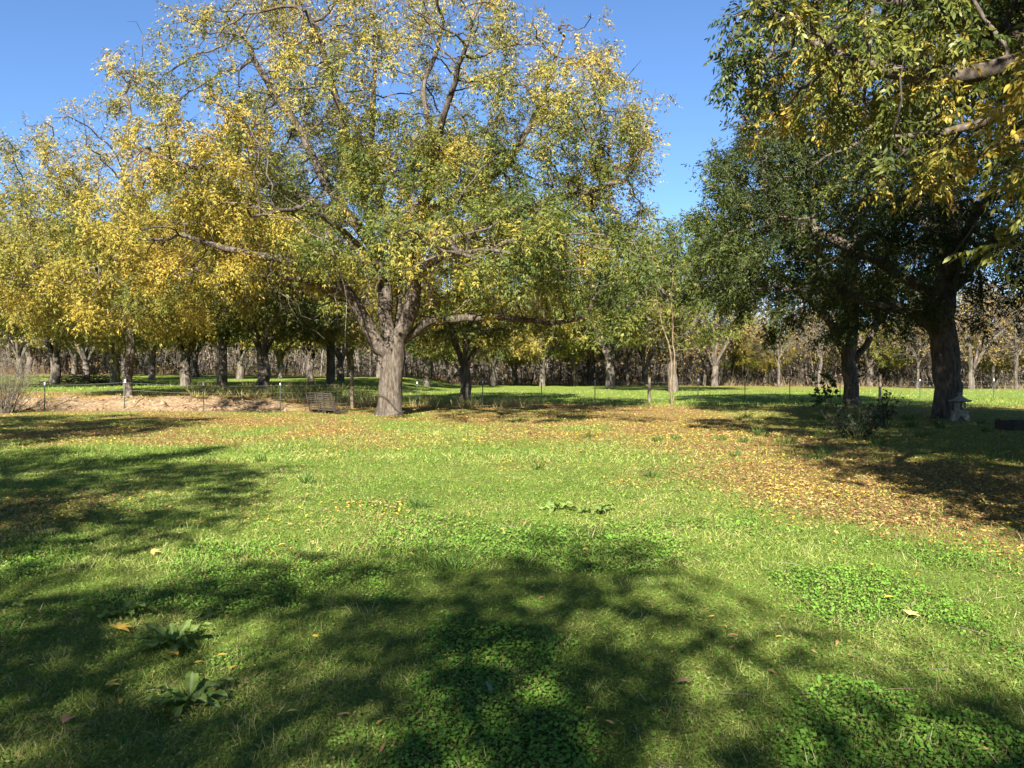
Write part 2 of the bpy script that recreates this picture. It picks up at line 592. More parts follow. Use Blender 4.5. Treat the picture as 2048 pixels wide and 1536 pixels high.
def tubes(P, kids, r, rg, cut=0.0, rough=0.08, flare=None, maxside=12):
    V, F = [], []
    o = 0
    stack = [(0, None)]
    while stack:
        i, pr = stack.pop()
        chain = [i] if pr is None else [pr, i]
        cur = i
        while kids[cur]:
            ks = sorted(kids[cur], key=lambda k: -r[k])
            for k in ks[1:]:
                if r[k] >= cut:
                    stack.append((k, cur))
            cur = ks[0]
            if r[cur] < cut:
                break
            chain.append(cur)
        if len(chain) < 2:
            continue
        q = P[chain]
        rr = r[chain].copy()
        if pr is not None:
            rr[0] = min(rr[0], rr[1] * 1.25)
        ns = maxside if rr[0] > 0.14 else (7 if rr[0] > 0.06 else (5 if rr[0] > 0.03 else 3))
        t = np.gradient(q, axis=0)
        t = norm(t)
        mean = norm((q[-1] - q[0])[None])[0]
        ref = np.array([1.0, 0.13, 0.07]) if abs(mean[0]) < 0.8 else np.array([0.1, 1.0, 0.2])
        s = norm(np.cross(t, ref[None]))
        u = np.cross(s, t)
        a = np.linspace(0, 2 * math.pi, ns, endpoint=False)
        ca, sa = np.cos(a), np.sin(a)
        rad = rr[:, None] * np.ones(ns)[None]
        if rr[0] > 0.06:
            rad = rad * (1 + rough * 2.2 * (vnoise(np.cos(a)[None] * 1.6 + q[:, :1] * 0.3, np.sin(a)[None] * 1.6 + q[:, 1:2] * 0.3, q[:, 2:3] * 1.3 + 0 * a[None], seed=77) - 0.5))
        if flare is not None and pr is None:
            h = q[:, 2] - q[0, 2]
            rad = rad * (1 + flare * np.exp(-h / 0.32)[:, None] * (0.75 + 0.5 * np.sin(a * 3 + 0.7)[None]))
        v = q[:, None] + s[:, None] * (rad * ca)[..., None] + u[:, None] * (rad * sa)[..., None]
        m = len(chain)
        V.append(v.reshape(-1, 3))
        ii = o + np.arange(m * ns).reshape(m, ns)
        nx = np.roll(ii, -1, axis=1)
        F.append(np.stack([ii[:-1], nx[:-1], nx[1:], ii[1:]], -1).reshape(-1, 4))
        o += m * ns
    return np.concatenate(V), [np.concatenate(F)]

PAL = dict(
    dkgreen=(0.032, 0.043, 0.010), green=(0.065, 0.092, 0.018), lime=(0.165, 0.17, 0.032),
    yellow=(0.33, 0.26, 0.042), gold=(0.36, 0.235, 0.036), orange=(0.38, 0.19, 0.03),
    tan=(0.33, 0.26, 0.10), brown=(0.17, 0.105, 0.055), umber=(0.085, 0.068, 0.05), grey=(0.17, 0.145, 0.115))

def ramp_cols(t, names):
    c = np.array([PAL[n] for n in names])
    x = np.clip(t, 0, 1) * (len(names) - 1)
    i = np.clip(np.floor(x).astype(int), 0, len(names) - 2)
    f = (x - i)[:, None]
    return c[i] * (1 - f) + c[i + 1] * f

def crown_leaves(sk, rg, per_node, depth_max, L, leaflet, width, pairs, colfn, keepfn=None, six=False, droop=0.6, spread=1.0):
    nodes = np.nonzero(sk.dep <= depth_max)[0]
    nodes = nodes[sk.r[nodes] < 0.06]
    P = sk.P[nodes]
    par = np.maximum(sk.parr[nodes], 0)
    bd = norm(P - sk.P[par] + 1e-6)
    if keepfn is not None:
        k = rg.random(len(P)) < keepfn(P)
        P, bd = P[k], bd[k]
    cl = fbm(P[:, 0] * 0.95, P[:, 1] * 0.95, P[:, 2] * 1.15, seed=123, octv=2)       # sprays gather into clumps with gaps between
    cnt = rg.poisson(per_node * 1.9 * sstep(0.36, 0.62, cl), len(P))
    P = np.repeat(P, cnt, axis=0); bd = np.repeat(bd, cnt, axis=0)
    n = len(P)
    P = P - bd * (rg.random((n, 1)) * sk.step) + rg.normal(size=(n, 3)) * 0.06 * spread
    d = norm(bd * 0.55 + rg.normal(size=(n, 3)) * 0.75 + np.array([0, 0, -0.10]))
    LL = L * (0.7 + 0.6 * rg.random(n))
    v, f, k, m = compound(P, d, pairs, LL, leaflet, width, rg, six, droop)
    c = colfn(P, rg)                                # one colour for each whole leaf
    c = np.repeat(c, m, axis=0) * (0.8 + 0.4 * rg.random((n * m, 1)))
    c = np.repeat(c, k, axis=0)
    return v, f, np.clip(c, 0, 1)

def blob_points(rg, blobs, n, noise_seed=1, nscale=0.45, thr=0.42, shell=0.5):
    """points in a union of ellipsoids (cx,cy,cz,rx,ry,rz,weight), clumped by noise and denser near the skin"""
    w = np.array([b[6] * (b[3] * b[4] * b[5]) for b in blobs]); w /= w.sum()
    out = []
    tot = 0
    while tot < n:
        k = rg.choice(len(blobs), size=n, p=w)
        B = np.array([b[:6] for b in blobs])[k]
        d = norm(rg.normal(size=(n, 3)))
        r = rg.random(n) ** (1 / 3)
        r = np.where(rg.random(n) < shell, 1 - 0.45 * rg.random(n) ** 1.5, r)
        p = B[:, :3] + d * r[:, None] * B[:, 3:]
        p += rg.normal(size=p.shape) * 0.25
        nz = fbm(p[:, 0] * nscale, p[:, 1] * nscale, p[:, 2] * nscale, seed=noise_seed, octv=2)
        p = p[nz > thr]
        out.append(p); tot += len(p)
    return np.concatenate(out)[:n]

def make_tree(name, limbs, blobs, n_att, rg, step=0.42, r_tip=0.010, r_base=0.4, trunk_grow=2.0, leaf=None, loc=(0, 0, 0), bark=None,
              leafmat=None, leaf2=None, cut=0.0, flare=0.35, dk=0.75, di=3.5, wig=0.2, thr=0.42, nscale=0.45, shell=0.5, seed=1, expo=2.4, droopb=0.05):
    """limbs and blobs in the tree's own coordinates"""
    sk = Skeleton(step)
    for lm in limbs:
        pts, r0, r1, gf = lm
        sk.limb(pts, r0, r1, gf, 0.035, rg)
    att = blob_points(rg, blobs, n_att, seed, nscale, thr, shell)
    sk.colonise(att, rg, di=di, dk=dk, wig=wig, bias=(0, 0, droopb))
    sk.finish(r_tip, r_base, expo)
    root = empty(name, loc)
    v, f = tubes(sk.P, sk.kids, sk.r, rg, cut, flare=flare)
    obj('trunk', mesh_np(name + '_trunk', v, f, bark or M_bark, None, True), root)
    if leaf:
        v, f, c = crown_leaves(sk, rg, **leaf)
        if leaf2:
            v, f, c = join([(v, f, c), crown_leaves(sk, rg, **leaf2)])
        cr = obj('crown', mesh_np(name + '_crown', v, f, leafmat or M_leaf, c), root)
        cr['kind'] = 'stuff'
    print(name, 'nodes', len(sk.P), 'tris', 2 * len(v) // 4 if leaf else 0)
    return root, sk

# ------------------------------------------------------------------ the big pecan with the spreading crown
def gz(x, y):
    return float(terrain(np.array([x]), np.array([y]))[0])

def col_main(P, rg):
    n = fbm(P[:, 0] * 0.33, P[:, 1] * 0.33, P[:, 2] * 0.33, seed=51, octv=3)
    h = P[:, 2]
    t = 0.50 + 1.9 * (n - 0.5) + 0.17 * rg.normal(size=len(P))
    t = t + 0.06 * sstep(2, -7, P[:, 0]) - 0.28 * sstep(1.5, 6, P[:, 0]) * (1 - sstep(6, 11, h)) - 0.04 * sstep(-2, 5, P[:, 1])  # lower right leaves greener and darker, putting that underside's shade into the colour
    t = t + 0.30 * (1 - sstep(1.2, 2.2, np.linalg.norm(P - np.array([3.0, -7.6, 5.0]), axis=1)))
    c = ramp_cols(t, ['green', 'green', 'lime', 'lime', 'yellow', 'yellow', 'yellow', 'gold'])
    tn = ramp_cols(np.clip(t + 0.25 * rg.normal(size=len(P)), 0, 1), ['lime', 'lime', 'tan', 'tan', 'yellow'])
    w = (sstep(8.5, 15, h + 2.0 * rg.normal(size=len(P))) * 0.75)[:, None]
    return c * (1 - w) + tn * w

limbs = [
    ([(0, 0, -0.15), (0.02, 0, 0.6), (0.04, 0, 1.3), (0.08, 0, 2.1), (0.16, 0, 2.75)], 0.44, 0.40, 2.0),
    ([(-0.05, 0, 2.3), (-0.68, -.3, 3.4), (-1.3, -.6, 4.66), (-2.1, -1, 5.5), (-3.5, -1.5, 5.9), (-5.2, -2, 6.1), (-7.2, -2.5, 6.6)], 0.28, 0.07, .5),
    ([(-1.2, -.5, 4.5), (-2.5, .3, 4.95), (-4.1, 1, 5.4), (-6.2, 1.5, 5.6)], 0.15, 0.05, .4),
    ([(0.1, 0.05, 2.65), (-.23, .3, 3.7), (-.29, .6, 5.05), (-.68, .8, 6.4), (-1.75, 1, 7.86), (-2.97, 1, 9.7), (-3.63, .8, 11.3), (-4.7, .5, 12.7), (-5.4, .2, 14.2), (-5.8, 0, 15.0)], 0.27, 0.06, .35),
    ([(-1.8, 1, 7.9), (-3.5, -1, 8.3), (-4.66, -1.8, 8.7), (-5.6, -2.2, 9), (-7.1, -2.6, 9.1), (-8.7, -3, 9.7)], 0.13, 0.04, .2),
    ([(0.15, 0.1, 2.7), (.3, 1.5, 4.46), (0, 2, 6.4), (-.7, 2.4, 8.3), (-1.1, 2.5, 10.3), (-1.1, 2.5, 12.5), (-.9, 2.2, 14.3), (-.7, 2, 15.5)], 0.20, 0.04, .35),
    ([(0.2, -0.05, 2.7), (.68, -.3, 3.7), (.9, -.4, 5.24), (.83, -.3, 6.7), (1.6, 0, 9.7), (1.2, .3, 12.5), (1.75, .3, 14.0), (2.1, 0, 15.2)], 0.22, 0.04, .35),
    ([(1.0, -.3, 7.6), (2.3, .6, 8.5), (3.9, 1, 9.5), (5.2, 1.2, 11), (6.2, 1, 13.2), (6.8, .8, 14.9)], 0.13, 0.04, .2),
    ([(.85, -.4, 5.0), (1.2, -2, 5.9), (1.6, -4.5, 6.2), (2.8, -6.6, 5.7), (3.1, -7.8, 5.2)], 0.11, 0.03, .4),
    ([(0.25, 0, 2.7), (1.07, 0, 3.4), (1.7, 0, 3.8), (3.1, .4, 3.95), (4.5, .8, 3.95), (6.2, 1.2, 3.7), (7.8, 1.5, 3.9)], 0.18, 0.05, .5),
    ([(.9, -.4, 5.5), (2.3, -1, 6.4), (4.3, -2, 7.4), (6.6, -2.5, 8), (8.7, -2.5, 8.5)], 0.14, 0.04, .3),
    ([(0.15, 0.2, 2.7), (.3, 2, 5), (0, 4.5, 7.5), (.5, 7, 9.5)], 0.16, 0.04, .4),
    ([(-.3, .4, 5.2), (-1.2, -2, 6.6), (-2.4, -4.5, 7.2), (-3.2, -7, 6.4)], 0.13, 0.04, .4),
    ([(-.7, .8, 6.4), (-1.0, -1.5, 9), (-1.4, -3.5, 11.5), (-2, -5, 13.5)], 0.12, 0.04, .3),
    ([(1.2, -.2, 8.3), (2.2, -2.5, 10.5), (3.2, -4.5, 12.5)], 0.10, 0.04, .3),
]
blobs = [(0, 0, 9.8, 9.7, 8.0, 6.8, 1), (-5.6, 0, 11.4, 5.2, 5, 4.7, 1), (5.6, 0, 10.0, 5.0, 5.5, 5.2, 1), (0, 0, 12.4, 7.6, 6, 4.4, 1), (-6.5, -1.5, 6.7, 5, 4.5, 2.2, 1.3),
         (6, 0, 5.2, 5, 5, 1.6, 1.0), (3.0, -7.4, 5.2, 1.15, 1.1, 0.9, 6), (4.0, -9.2, 5.0, 5.0, 2.6, 1.1, 4), (5.2, -7.0, 5.9, 3.0, 2.4, 1.2, 1.4)]
def window(P):
    """thin foliage in front of the long left limb"""
    L_ = np.array([(-.7, 6.4), (-1.75, 7.9), (-2.97, 9.7), (-3.63, 11.3), (-4.7, 12.7)])
    d = np.full(len(P), 9.0)
    for a, b in zip(L_[:-1], L_[1:]):
        t = np.clip(((P[:, [0, 2]] - a) @ (b - a)) / ((b - a) @ (b - a)), 0, 1)
        d = np.minimum(d, np.linalg.norm(P[:, [0, 2]] - (a + t[:, None] * (b - a)), axis=1))
    return 1 - .85 * (1 - sstep(.35, 1.1, d)) * (P[:, 1] < 1.0)
main_tree, sk_main = make_tree('pecan_tree', limbs, blobs, 11500, np.random.default_rng(11), step=0.42, r_tip=0.009, r_base=0.44, flare=0.5,
    leaf=dict(per_node=11.5, depth_max=5, L=0.44, leaflet=0.122, width=0.38, pairs=3, colfn=col_main, droop=0.8,
              keepfn=lambda P: window(P) * (1.0 - 0.5 * sstep(8.5, 15.0, P[:, 2])) * np.where((P[:, 0] < 1.3) & (P[:, 0] > -7), sstep(4.6, 5.4, P[:, 2]), sstep(3.6, 4.4, P[:, 2]))),
    loc=(-4.73, 32.6, gz(-4.73, 32.6)), dk=0.48, thr=0.42, seed=4)
tag(main_tree, 'big spreading yellow pecan tree with thick forked trunk beside the slatted swing', 'tree')

# ------------------------------------------------------------------ dark tree by the stone lantern
def col_dark(P, rg):
    n = fbm(P[:, 0] * 0.4, P[:, 1] * 0.4, P[:, 2] * 0.4, seed=61, octv=3)
    t = 0.30 + 1.5 * (n - 0.5) + 0.15 * rg.normal(size=len(P)) + 0.3 * (rg.random(len(P)) < 0.08)  # crown's shade put into the leaf colour; random paler leaves stand for sunlit flecks
    t = t + 0.10 * sstep(9, 14, P[:, 2])
    return ramp_cols(t, ['dkgreen', 'dkgreen', 'dkgreen', 'green', 'green', 'lime', 'yellow'])

limbs = [
    ([(0, 0, -0.15), (.02, 0, .6), (.04, 0, 1.2), (-.04, 0, 2.45), (-.18, 0, 3.5), (.1, .1, 4.9), (.35, .2, 6.5), (.1, .2, 8.1), (-.6, 0, 10), (-1.4, 0, 12.5), (-1.6, 0, 14.5)], 0.46, 0.08, .45),
    ([(-.1, 0, 2.5), (-.6, -.1, 3.15), (-1.15, -.2, 3.7), (-2, -.3, 4.05), (-2.9, -.3, 4.1), (-4.6, -.2, 4.5)], 0.17, 0.05, .5),
    ([(-.1, 0, 4), (-.8, .2, 4.75), (-1.9, .5, 5.6), (-3.5, .8, 6.5), (-5.2, 1, 7.2)], 0.16, 0.05, .3),
    ([(.1, 0, 4.5), (1.5, .5, 6), (3.5, .8, 7.5), (5.5, 1, 8.5)], 0.17, 0.05, .4),
    ([(0.05, 0, 4.8), (-.5, -2, 6.3), (-1, -4.5, 7.1)], 0.14, 0.05, .4),
    ([(.1, .1, 5.2), (.6, 2.5, 7), (1, 5, 8.5)], 0.14, 0.05, .4),
    ([(.2, .2, 7), (-2, -1, 9), (-4, -2, 10.3)], 0.11, 0.04, .3),
]
blobs = [(-0.5, 0, 9.3, 7.0, 6.5, 6.2, 1), (-1.2, 0, 13.6, 6.0, 5, 4.4, .8), (-5.0, 0, 5.6, 3.4, 4.2, 1.9, 1.2), (-5.0, -.5, 8.4, 3.6, 4.2, 3.4, 1), (3, 0, 6, 4, 5, 2, 1)]
t, _ = make_tree('pecan_tree', limbs, blobs, 9000, np.random.default_rng(12), step=0.42, r_tip=0.009, r_base=0.46,
    leaf=dict(per_node=8.6, depth_max=5, L=0.46, leaflet=0.14, width=0.34, pairs=3, colfn=col_dark, droop=0.8),
    loc=(15.45, 29.8, gz(15.45, 29.8)), dk=0.5, thr=0.41, seed=6)
tag(t, 'dark green pecan tree whose straight trunk stands behind the stone lantern', 'tree')

# tree behind it, forked trunk in the shade
limbs = [
    ([(0, 0, -0.15), (-.05, 0, .8), (-.1, 0, 1.6), (-.15, 0, 2.2), (0.0, 0, 3.2), (.1, 0, 4.6), (.2, 0, 6.5), (0, 0, 9)], 0.36, 0.07, .5),
    ([(-.1, 0, 1.9), (.5, 0, 2.6), (.95, 0, 3.3), (1.6, .3, 4.8), (2.4, .5, 7)], 0.17, 0.05, .5),
    ([(-.1, 0, 2.1), (-.45, -.1, 3.0), (-1.2, -.3, 4.4), (-3, -.5, 6), (-5, -.5, 7)], 0.19, 0.05, .5),
    ([(0, 0, 4), (-1, -2, 6), (-2, -4, 8)], 0.12, 0.04, .3),
    ([(0, 0, 4.4), (0, 2.5, 7), (0, 5, 9)], 0.12, 0.04, .3)]
blobs = [(-1.0, 0, 8.8, 7.2, 6.2, 5.6, 1), (-5.0, 0, 6.4, 3.8, 4, 2.4, 1)]
t, _ = make_tree('pecan_tree', limbs, blobs, 4000, np.random.default_rng(13), step=0.5, r_tip=0.011, r_base=0.36,
    leaf=dict(per_node=7.0, depth_max=4, L=0.5, leaflet=0.20, width=0.35, pairs=3, droop=0.8,
              colfn=lambda P, rg: ramp_cols(0.42 + 1.3 * (fbm(P[:, 0] * .4, P[:, 1] * .4, P[:, 2] * .4, seed=71, octv=3) - .5) + .1 * rg.normal(size=len(P)),
                                            ['dkgreen', 'dkgreen', 'green', 'green', 'lime', 'yellow'])),
    loc=(16.9, 42, gz(16.9, 42)), dk=0.55, thr=0.42, seed=8)
tag(t, 'forked pecan tree in shade behind the big-leaved sapling and dark shrub', 'tree')

# ------------------------------------------------------------------ near tree reaching in from the right
def col_near(P, rg):
    n = fbm(P[:, 0] * 0.8, P[:, 1] * 0.8, P[:, 2] * 0.8, seed=81, octv=3)
    low = (1 - sstep(4.6, 5.6, P[:, 2])) * (1 - sstep(-5.5, -4.0, P[:, 0]))
    t = 0.38 + 1.5 * (n - 0.5) + 0.12 * rg.normal(size=len(P)) + 0.28 * low
    return ramp_cols(t, ['dkgreen', 'green', 'green', 'lime', 'lime', 'yellow', 'gold', 'orange'])

limbs = [
    ([(0, 0, -.15), (0, 0, 1.5), (-.1, 0, 3.2), (0, .2, 5.5), (.3, .3, 8), (.2, .3, 11), (0, 0, 14), (0, 0, 16)], 0.48, 0.08, .3),
    ([(-.1, 0, 3.3), (-2.2, .4, 5.5), (-4.6, .6, 6.7), (-6, .7, 6.4), (-7.0, 1.2, 6.7), (-7.9, 1.8, 7.3)], 0.12, 0.03, .4),
    ([(-3.2, .5, 6.0), (-5, .2, 5.7), (-6.2, .3, 5.3), (-7.2, .4, 5.3)], 0.10, 0.03, .4),
    ([(0, 0, 4.2), (-2.5, 1.8, 6.8), (-5, 3, 8.3), (-7.0, 3.4, 8.9)], 0.17, 0.05, .4),
    ([(-.1, 0, 3), (-2.5, -1.5, 4.6), (-5, -3, 5.3), (-6.6, -3.8, 5.0), (-7.2, -4.1, 4.2)], 0.13, 0.03, .5),
    ([(0, 0, 4.6), (2, 2, 7), (4, 3, 9)], 0.17, 0.05, .4),
    ([(0, 0, 4.9), (1.5, -2.5, 7), (2.5, -5, 9)], 0.17, 0.05, .4),
    ([(0, 0, 6), (-2, -2, 9), (-3, -3.5, 12)], 0.14, 0.05, .4)]
blobs = [(0.2, 0, 11, 6.6, 6.6, 6.2, .5), (-6.6, 2.6, 7.9, 2.7, 3.0, 1.7, 4), (-7.4, 3.0, 7.6, 1.6, 2.0, 1.2, 5), (-7.15, -4.1, 3.85, .7, 1.0, 0.95, 22), (-6.2, -3.9, 5.2, 1.0, 1.0, 0.7, 8),
         (-5, 1, 7, 3, 3, 1.6, 1.5), (-6.4, .8, 4.9, 1.1, 1.6, .7, 5), (-5.6, -.6, 6.4, 2.2, 1.1, 1.2, 4)]
t, _ = make_tree('pecan_tree', limbs, blobs, 4600, np.random.default_rng(14), step=0.34, r_tip=0.006, r_base=0.48,
    leaf=dict(per_node=4.8, depth_max=4, L=0.36, leaflet=0.12, width=0.32, pairs=4, colfn=col_near, six=True, droop=0.9,
              keepfn=lambda P: 1.0 * (P[:, 0] < -3.6) * (P[:, 2] < 9.6)),
    leaf2=dict(per_node=7.0, depth_max=4, L=0.5, leaflet=0.27, width=0.40, pairs=2, colfn=col_near, droop=0.9,
              keepfn=lambda P: 1.0 * ((P[:, 0] >= -3.6) | (P[:, 2] >= 9.6))),
    leafmat=M_leaf_near, loc=(13.0, 12.5, gz(13, 12.5)), dk=0.38, di=3.0, thr=0.40, nscale=0.7, seed=15, shell=.35)
tag(t, 'near pecan tree whose leafy boughs reach in at the top right corner', 'tree')

# ------------------------------------------------------------------ slim tree on the dirt bank
def col_gold(P, rg):
    n = fbm(P[:, 0] * 0.4, P[:, 1] * 0.4, P[:, 2] * 0.4, seed=91, octv=3)
    t = 0.44 + 1.6 * (n - 0.5) + 0.16 * rg.normal(size=len(P))
    c = ramp_cols(t, ['green', 'lime', 'lime', 'yellow', 'yellow', 'yellow', 'gold'])
    tn = ramp_cols(t, ['lime', 'tan', 'tan'])
    w = (0.65 * sstep(8, 12.5, P[:, 2] + rg.normal(size=len(P))))[:, None]
    return c * (1 - w) + tn * w

limbs = [
    ([(0, 0, -.15), (0, 0, 1.2), (.05, 0, 2.4), (.02, 0, 3.6), (.1, .1, 5.5), (0, .2, 8), (-.3, 0, 11)], 0.20, 0.05, .4),
    ([(.05, 0, 2.7), (-1, -.6, 4.2), (-2.6, -1.4, 5.6), (-4.8, -2, 6.6)], 0.12, 0.04, .3),
    ([(.05, 0, 3.0), (1.2, -.8, 4.3), (3, -2, 5.5), (5, -2.6, 6.2)], 0.12, 0.04, .3),
    ([(.05, 0, 3.4), (.2, -2, 5), (.3, -4.5, 6)], 0.11, 0.04, .3),
    ([(.05, 0, 3.8), (.3, 2, 6), (.2, 4, 7.5)], 0.11, 0.04, .3),
    ([(.1, 0, 5.5), (2, 0, 8), (3.5, 0, 10.5)], 0.10, 0.04, .3),
    ([(.1, 0, 5.8), (-2, 0, 8.2), (-3.5, 0, 10.6)], 0.10, 0.04, .3)]
blobs = [(0, -1, 8.0, 6.9, 6.0, 5.6, 1), (0, -2.5, 5.0, 6.6, 5, 1.8, 1.2), (4, -2, 6, 3.6, 3.5, 2.5, 1)]
bank_tree, _ = make_tree('pecan_tree', limbs, blobs, 5500, np.random.default_rng(15), step=0.45, r_tip=0.010, r_base=0.21,
    leaf=dict(per_node=9.5, depth_max=5, L=0.48, leaflet=0.145, width=0.34, pairs=3, colfn=col_gold, droop=0.8,
              keepfn=lambda P: 1.0 - 0.55 * sstep(8.5, 12.5, P[:, 2])),
    loc=(-18.65, 41, gz(-18.65, 41)), bark=M_bark_far, dk=0.5, thr=0.42, seed=18, flare=0.2)
tag(bank_tree, 'slim straight-trunked golden pecan tree on top of the dirt bank', 'tree')

# ------------------------------------------------------------------ orchard trees: three kinds, copied with their parts
def orchard_kind(seed, names, straight=False, keep=1.0, per=7.2, natt=2900, bark=None, hgt=12.0, tanmix=0.0):
    rg = np.random.default_rng(seed)
    fork = 3.0 if straight else 1.9
    lm = [([(0, 0, -.25), (.03, 0, .8), (0, 0.03, fork)], 0.33, 0.27, 2.0)]
    k = 5
    for i in range(k):
        a = 2 * math.pi * (i + rg.uniform(-.25, .25)) / k
        rr = rg.uniform(3.6, 5.2)
        lm.append(([(0, 0, fork - .1), (.55 * math.cos(a), .55 * math.sin(a), fork + 1.1), (1.6 * math.cos(a + .2), 1.6 * math.sin(a + .2), fork + 3),
                    (rr * .7 * math.cos(a), rr * .7 * math.sin(a), fork + 4.8), (rr * math.cos(a - .2), rr * math.sin(a - .2), hgt - 3.5)], 0.14, 0.04, .35))
    lm.append(([(0, 0, fork), (.2, .1, fork + 2), (-.2, .2, fork + 5), (0, 0, hgt - 1.5)], 0.15, 0.04, .35))
    bl = [(0, 0, hgt * .64, 6.2, 6.2, hgt * .37, 1), (0, 0, hgt * .42, 5.6, 5.6, 1.7, .8)]
    def cf(P, rg):
        n = fbm(P[:, 0] * 0.45, P[:, 1] * 0.45, P[:, 2] * 0.45, seed=seed, octv=3)
        return ramp_cols(0.5 + 1.5 * (n - 0.5) + 0.13 * rg.normal(size=len(P)), names)
    t, _ = make_tree('orchard_tree', lm, bl, natt, rg, step=0.55, r_tip=0.013, r_base=0.34,
        leaf=dict(per_node=per, depth_max=4, L=0.52, leaflet=0.23, width=0.36, pairs=2, colfn=cf, droop=0.8, keepfn=lambda P: keep + 0 * P[:, 0]),
        bark=bark or M_bark_far, dk=0.6, thr=0.42, seed=seed + 1, flare=0.25, cut=0.012)
    return t

kinds = {
    'y': orchard_kind(201, ['green', 'lime', 'lime', 'yellow', 'yellow', 'tan']),
    's': orchard_kind(202, ['dkgreen', 'green', 'lime', 'yellow', 'tan'], straight=True),
    'g': orchard_kind(203, ['dkgreen', 'green', 'green', 'lime', 'lime', 'yellow']),
    'b': orchard_kind(204, ['brown', 'tan', 'brown', 'gold', 'tan'], keep=0.55, per=2.2, natt=2900),
}
used_kind = set()
def plant(kind, x, y, rz, s, label, group=None, sxy=None):
    src = kinds[kind]
    z = gz(x, y)
    sc = (s * (sxy or 1), s * (sxy or 1), s)
    if kind not in used_kind:
        used_kind.add(kind)
        o = src
        o.location = (x, y, z); o.rotation_euler = (0, 0, rz); o.scale = sc
    else:
        o = copy_tree(src, (x, y, z), rz, sc)
        if 'group' in o: del o['group']
    tag(o, label, 'tree', group)
    return o

def px_x(px, y):
    return (px - 1024) / 1680 * y

GRP = 'orchard trees beyond the fence'
rows = [
    ('y', 110, 66, .2, 1.08, 'golden orchard tree with thick pale trunk behind the white-tipped leftmost fence post'),
    ('b', 172, 80, 1.1, .95, 'thin-leaved orchard tree standing behind the dark brush pile'),
    ('g', 228, 58, 2.0, .95, 'dark-trunked orchard tree just left of the slim tree on the bank'),
    ('s', 305, 84, .7, .95, 'narrow orchard tree seen far back between bank tree and forked dark trunk'),
    ('y', 372, 57, 2.9, 1.0, 'orchard tree with dark forked trunk sunlit only at its foot'),
    ('s', 445, 55, 1.7, .95, 'orchard tree with pale straight unbranched trunk beside tall dry grass'),
    ('g', 525, 52, .4, 1.05, 'dark multi-limbed orchard tree with a burl low on its trunk'),
    ('y', 621, 76, 4.1, .95, 'slender pale orchard tree far behind the slatted swing'),
    ('s', 661, 63, 5.0, .95, 'leaning orchard tree straight behind the swing post'),
    ('b', 681, 72, 2.2, .9, 'thin pale-trunked orchard tree closest behind the leaning one'),
    ('y', 930, 50, 1.25, .98, 'v-forked orchard tree right of the big pecan trunk'),
    ('g', 853, 84, 3.3, .95, 'small orchard tree seen between big pecan and v-forked tree'),
    ('g', 1218, 94, .9, 1.5, 'tall green tree with stout trunk at the far edge of field'),
    ('y', 1085, 98, 2.4, 1.0, 'yellow tree at the wood edge right of the v-forked tree'),
    ('g', 1345, 74, 1.9, 1.3, 'yellow-green tree rising behind the tan twin-stemmed sapling'),
    ('b', 1942, 84, .3, .9, 'tree with reddish lit stump-like trunk seen just beyond the lantern'),
    ('y', -40, 52, .8, 1.0, 'golden orchard tree half cut off by the picture edge behind the grey shrub'),
    ('b', 40, 88, 2.6, 1.0, 'sparse brown tree far behind the grey shrub'),
]
for k, px, y, rz, s, lab in rows:
    plant(k, px_x(px, y), y, rz, s, lab, GRP)
# filling rows whose trunks stand hidden one behind another
for i, (k, px, y) in enumerate([('g', 560, 92), ('y', 480, 88), ('g', 390, 96), ('y', 250, 98), ('g', 760, 96), ('y', 700, 100), ('g', 985, 100), ('b', 1290, 104), ('b', 1430, 100), ('g', 150, 104), ('b', 1150, 102)]):
    plant(k, px_x(px, y), y, i * 1.3, 1.0 + .1 * (i % 3), 'crowded orchard tree far back among other trunks before the wood', 'far orchard trees')
for i, (k, px, y, s) in enumerate([('y', 1030, 108, .8), ('g', 1180, 112, 1.1), ('b', 1380, 110, 1.15), ('g', 1470, 108, .75), ('y', 1530, 104, .6), ('b', 1600, 104, 1.1), ('g', 1660, 108, .8),
                                   ('b', 1740, 98, 1.05), ('g', 1800, 96, .7), ('b', 1880, 94, 1.1), ('y', 1995, 90, .6), ('b', 2060, 86, 1.0), ('g', 900, 110, .9), ('g', 60, 106, 1.1)]):
    plant(k, px_x(px, y), y, i * 2.3, s, 'tree of the wood edge half lost in the brown thicket', 'trees of the wood edge')
# trees behind the camera that shade the lawn
for k, x, y, rz, s, lab in [
    ('y', -3.5, -11.2, 3.4, .95, 'tree behind the viewer whose branches shade the lawn in front'),
    ('s', -11.6, -2.8, 1.0, 1.05, 'tree behind the viewer shading the far left of the lawn'),
    ('g', 10.6, 1.5, 2.4, 1.2, 'tall tree beside the viewer shading the ground under the lantern tree'),
    ('g', 14.2, 5.0, 4.4, 1.0, 'tree out of sight at the right shading the dark shrub'),
    ('g', 11.4, -3.2, 3.4, 1.25, 'tree behind the viewer at the right darkening the leaf litter'),
    ('g', 16.5, -1.5, 5.4, 1.35, 'tall tree behind the viewer shading the far right ground'),
    ('g', -18.0, 13.0, 1.4, 1.0, 'tree out of sight at the left shading the lawn before the bank'),
    ('b', -9.0, -12.5, 4.0, 1.0, 'tree behind the viewer shading the dock plants'),
    ('g', 20, 9, 2.0, 1.4, 'tall tree out of sight shading the planter'),
]:
    plant(k, x, y, rz, s, lab, 'shade trees behind the viewer', .85 if s > 1.4 else 1)

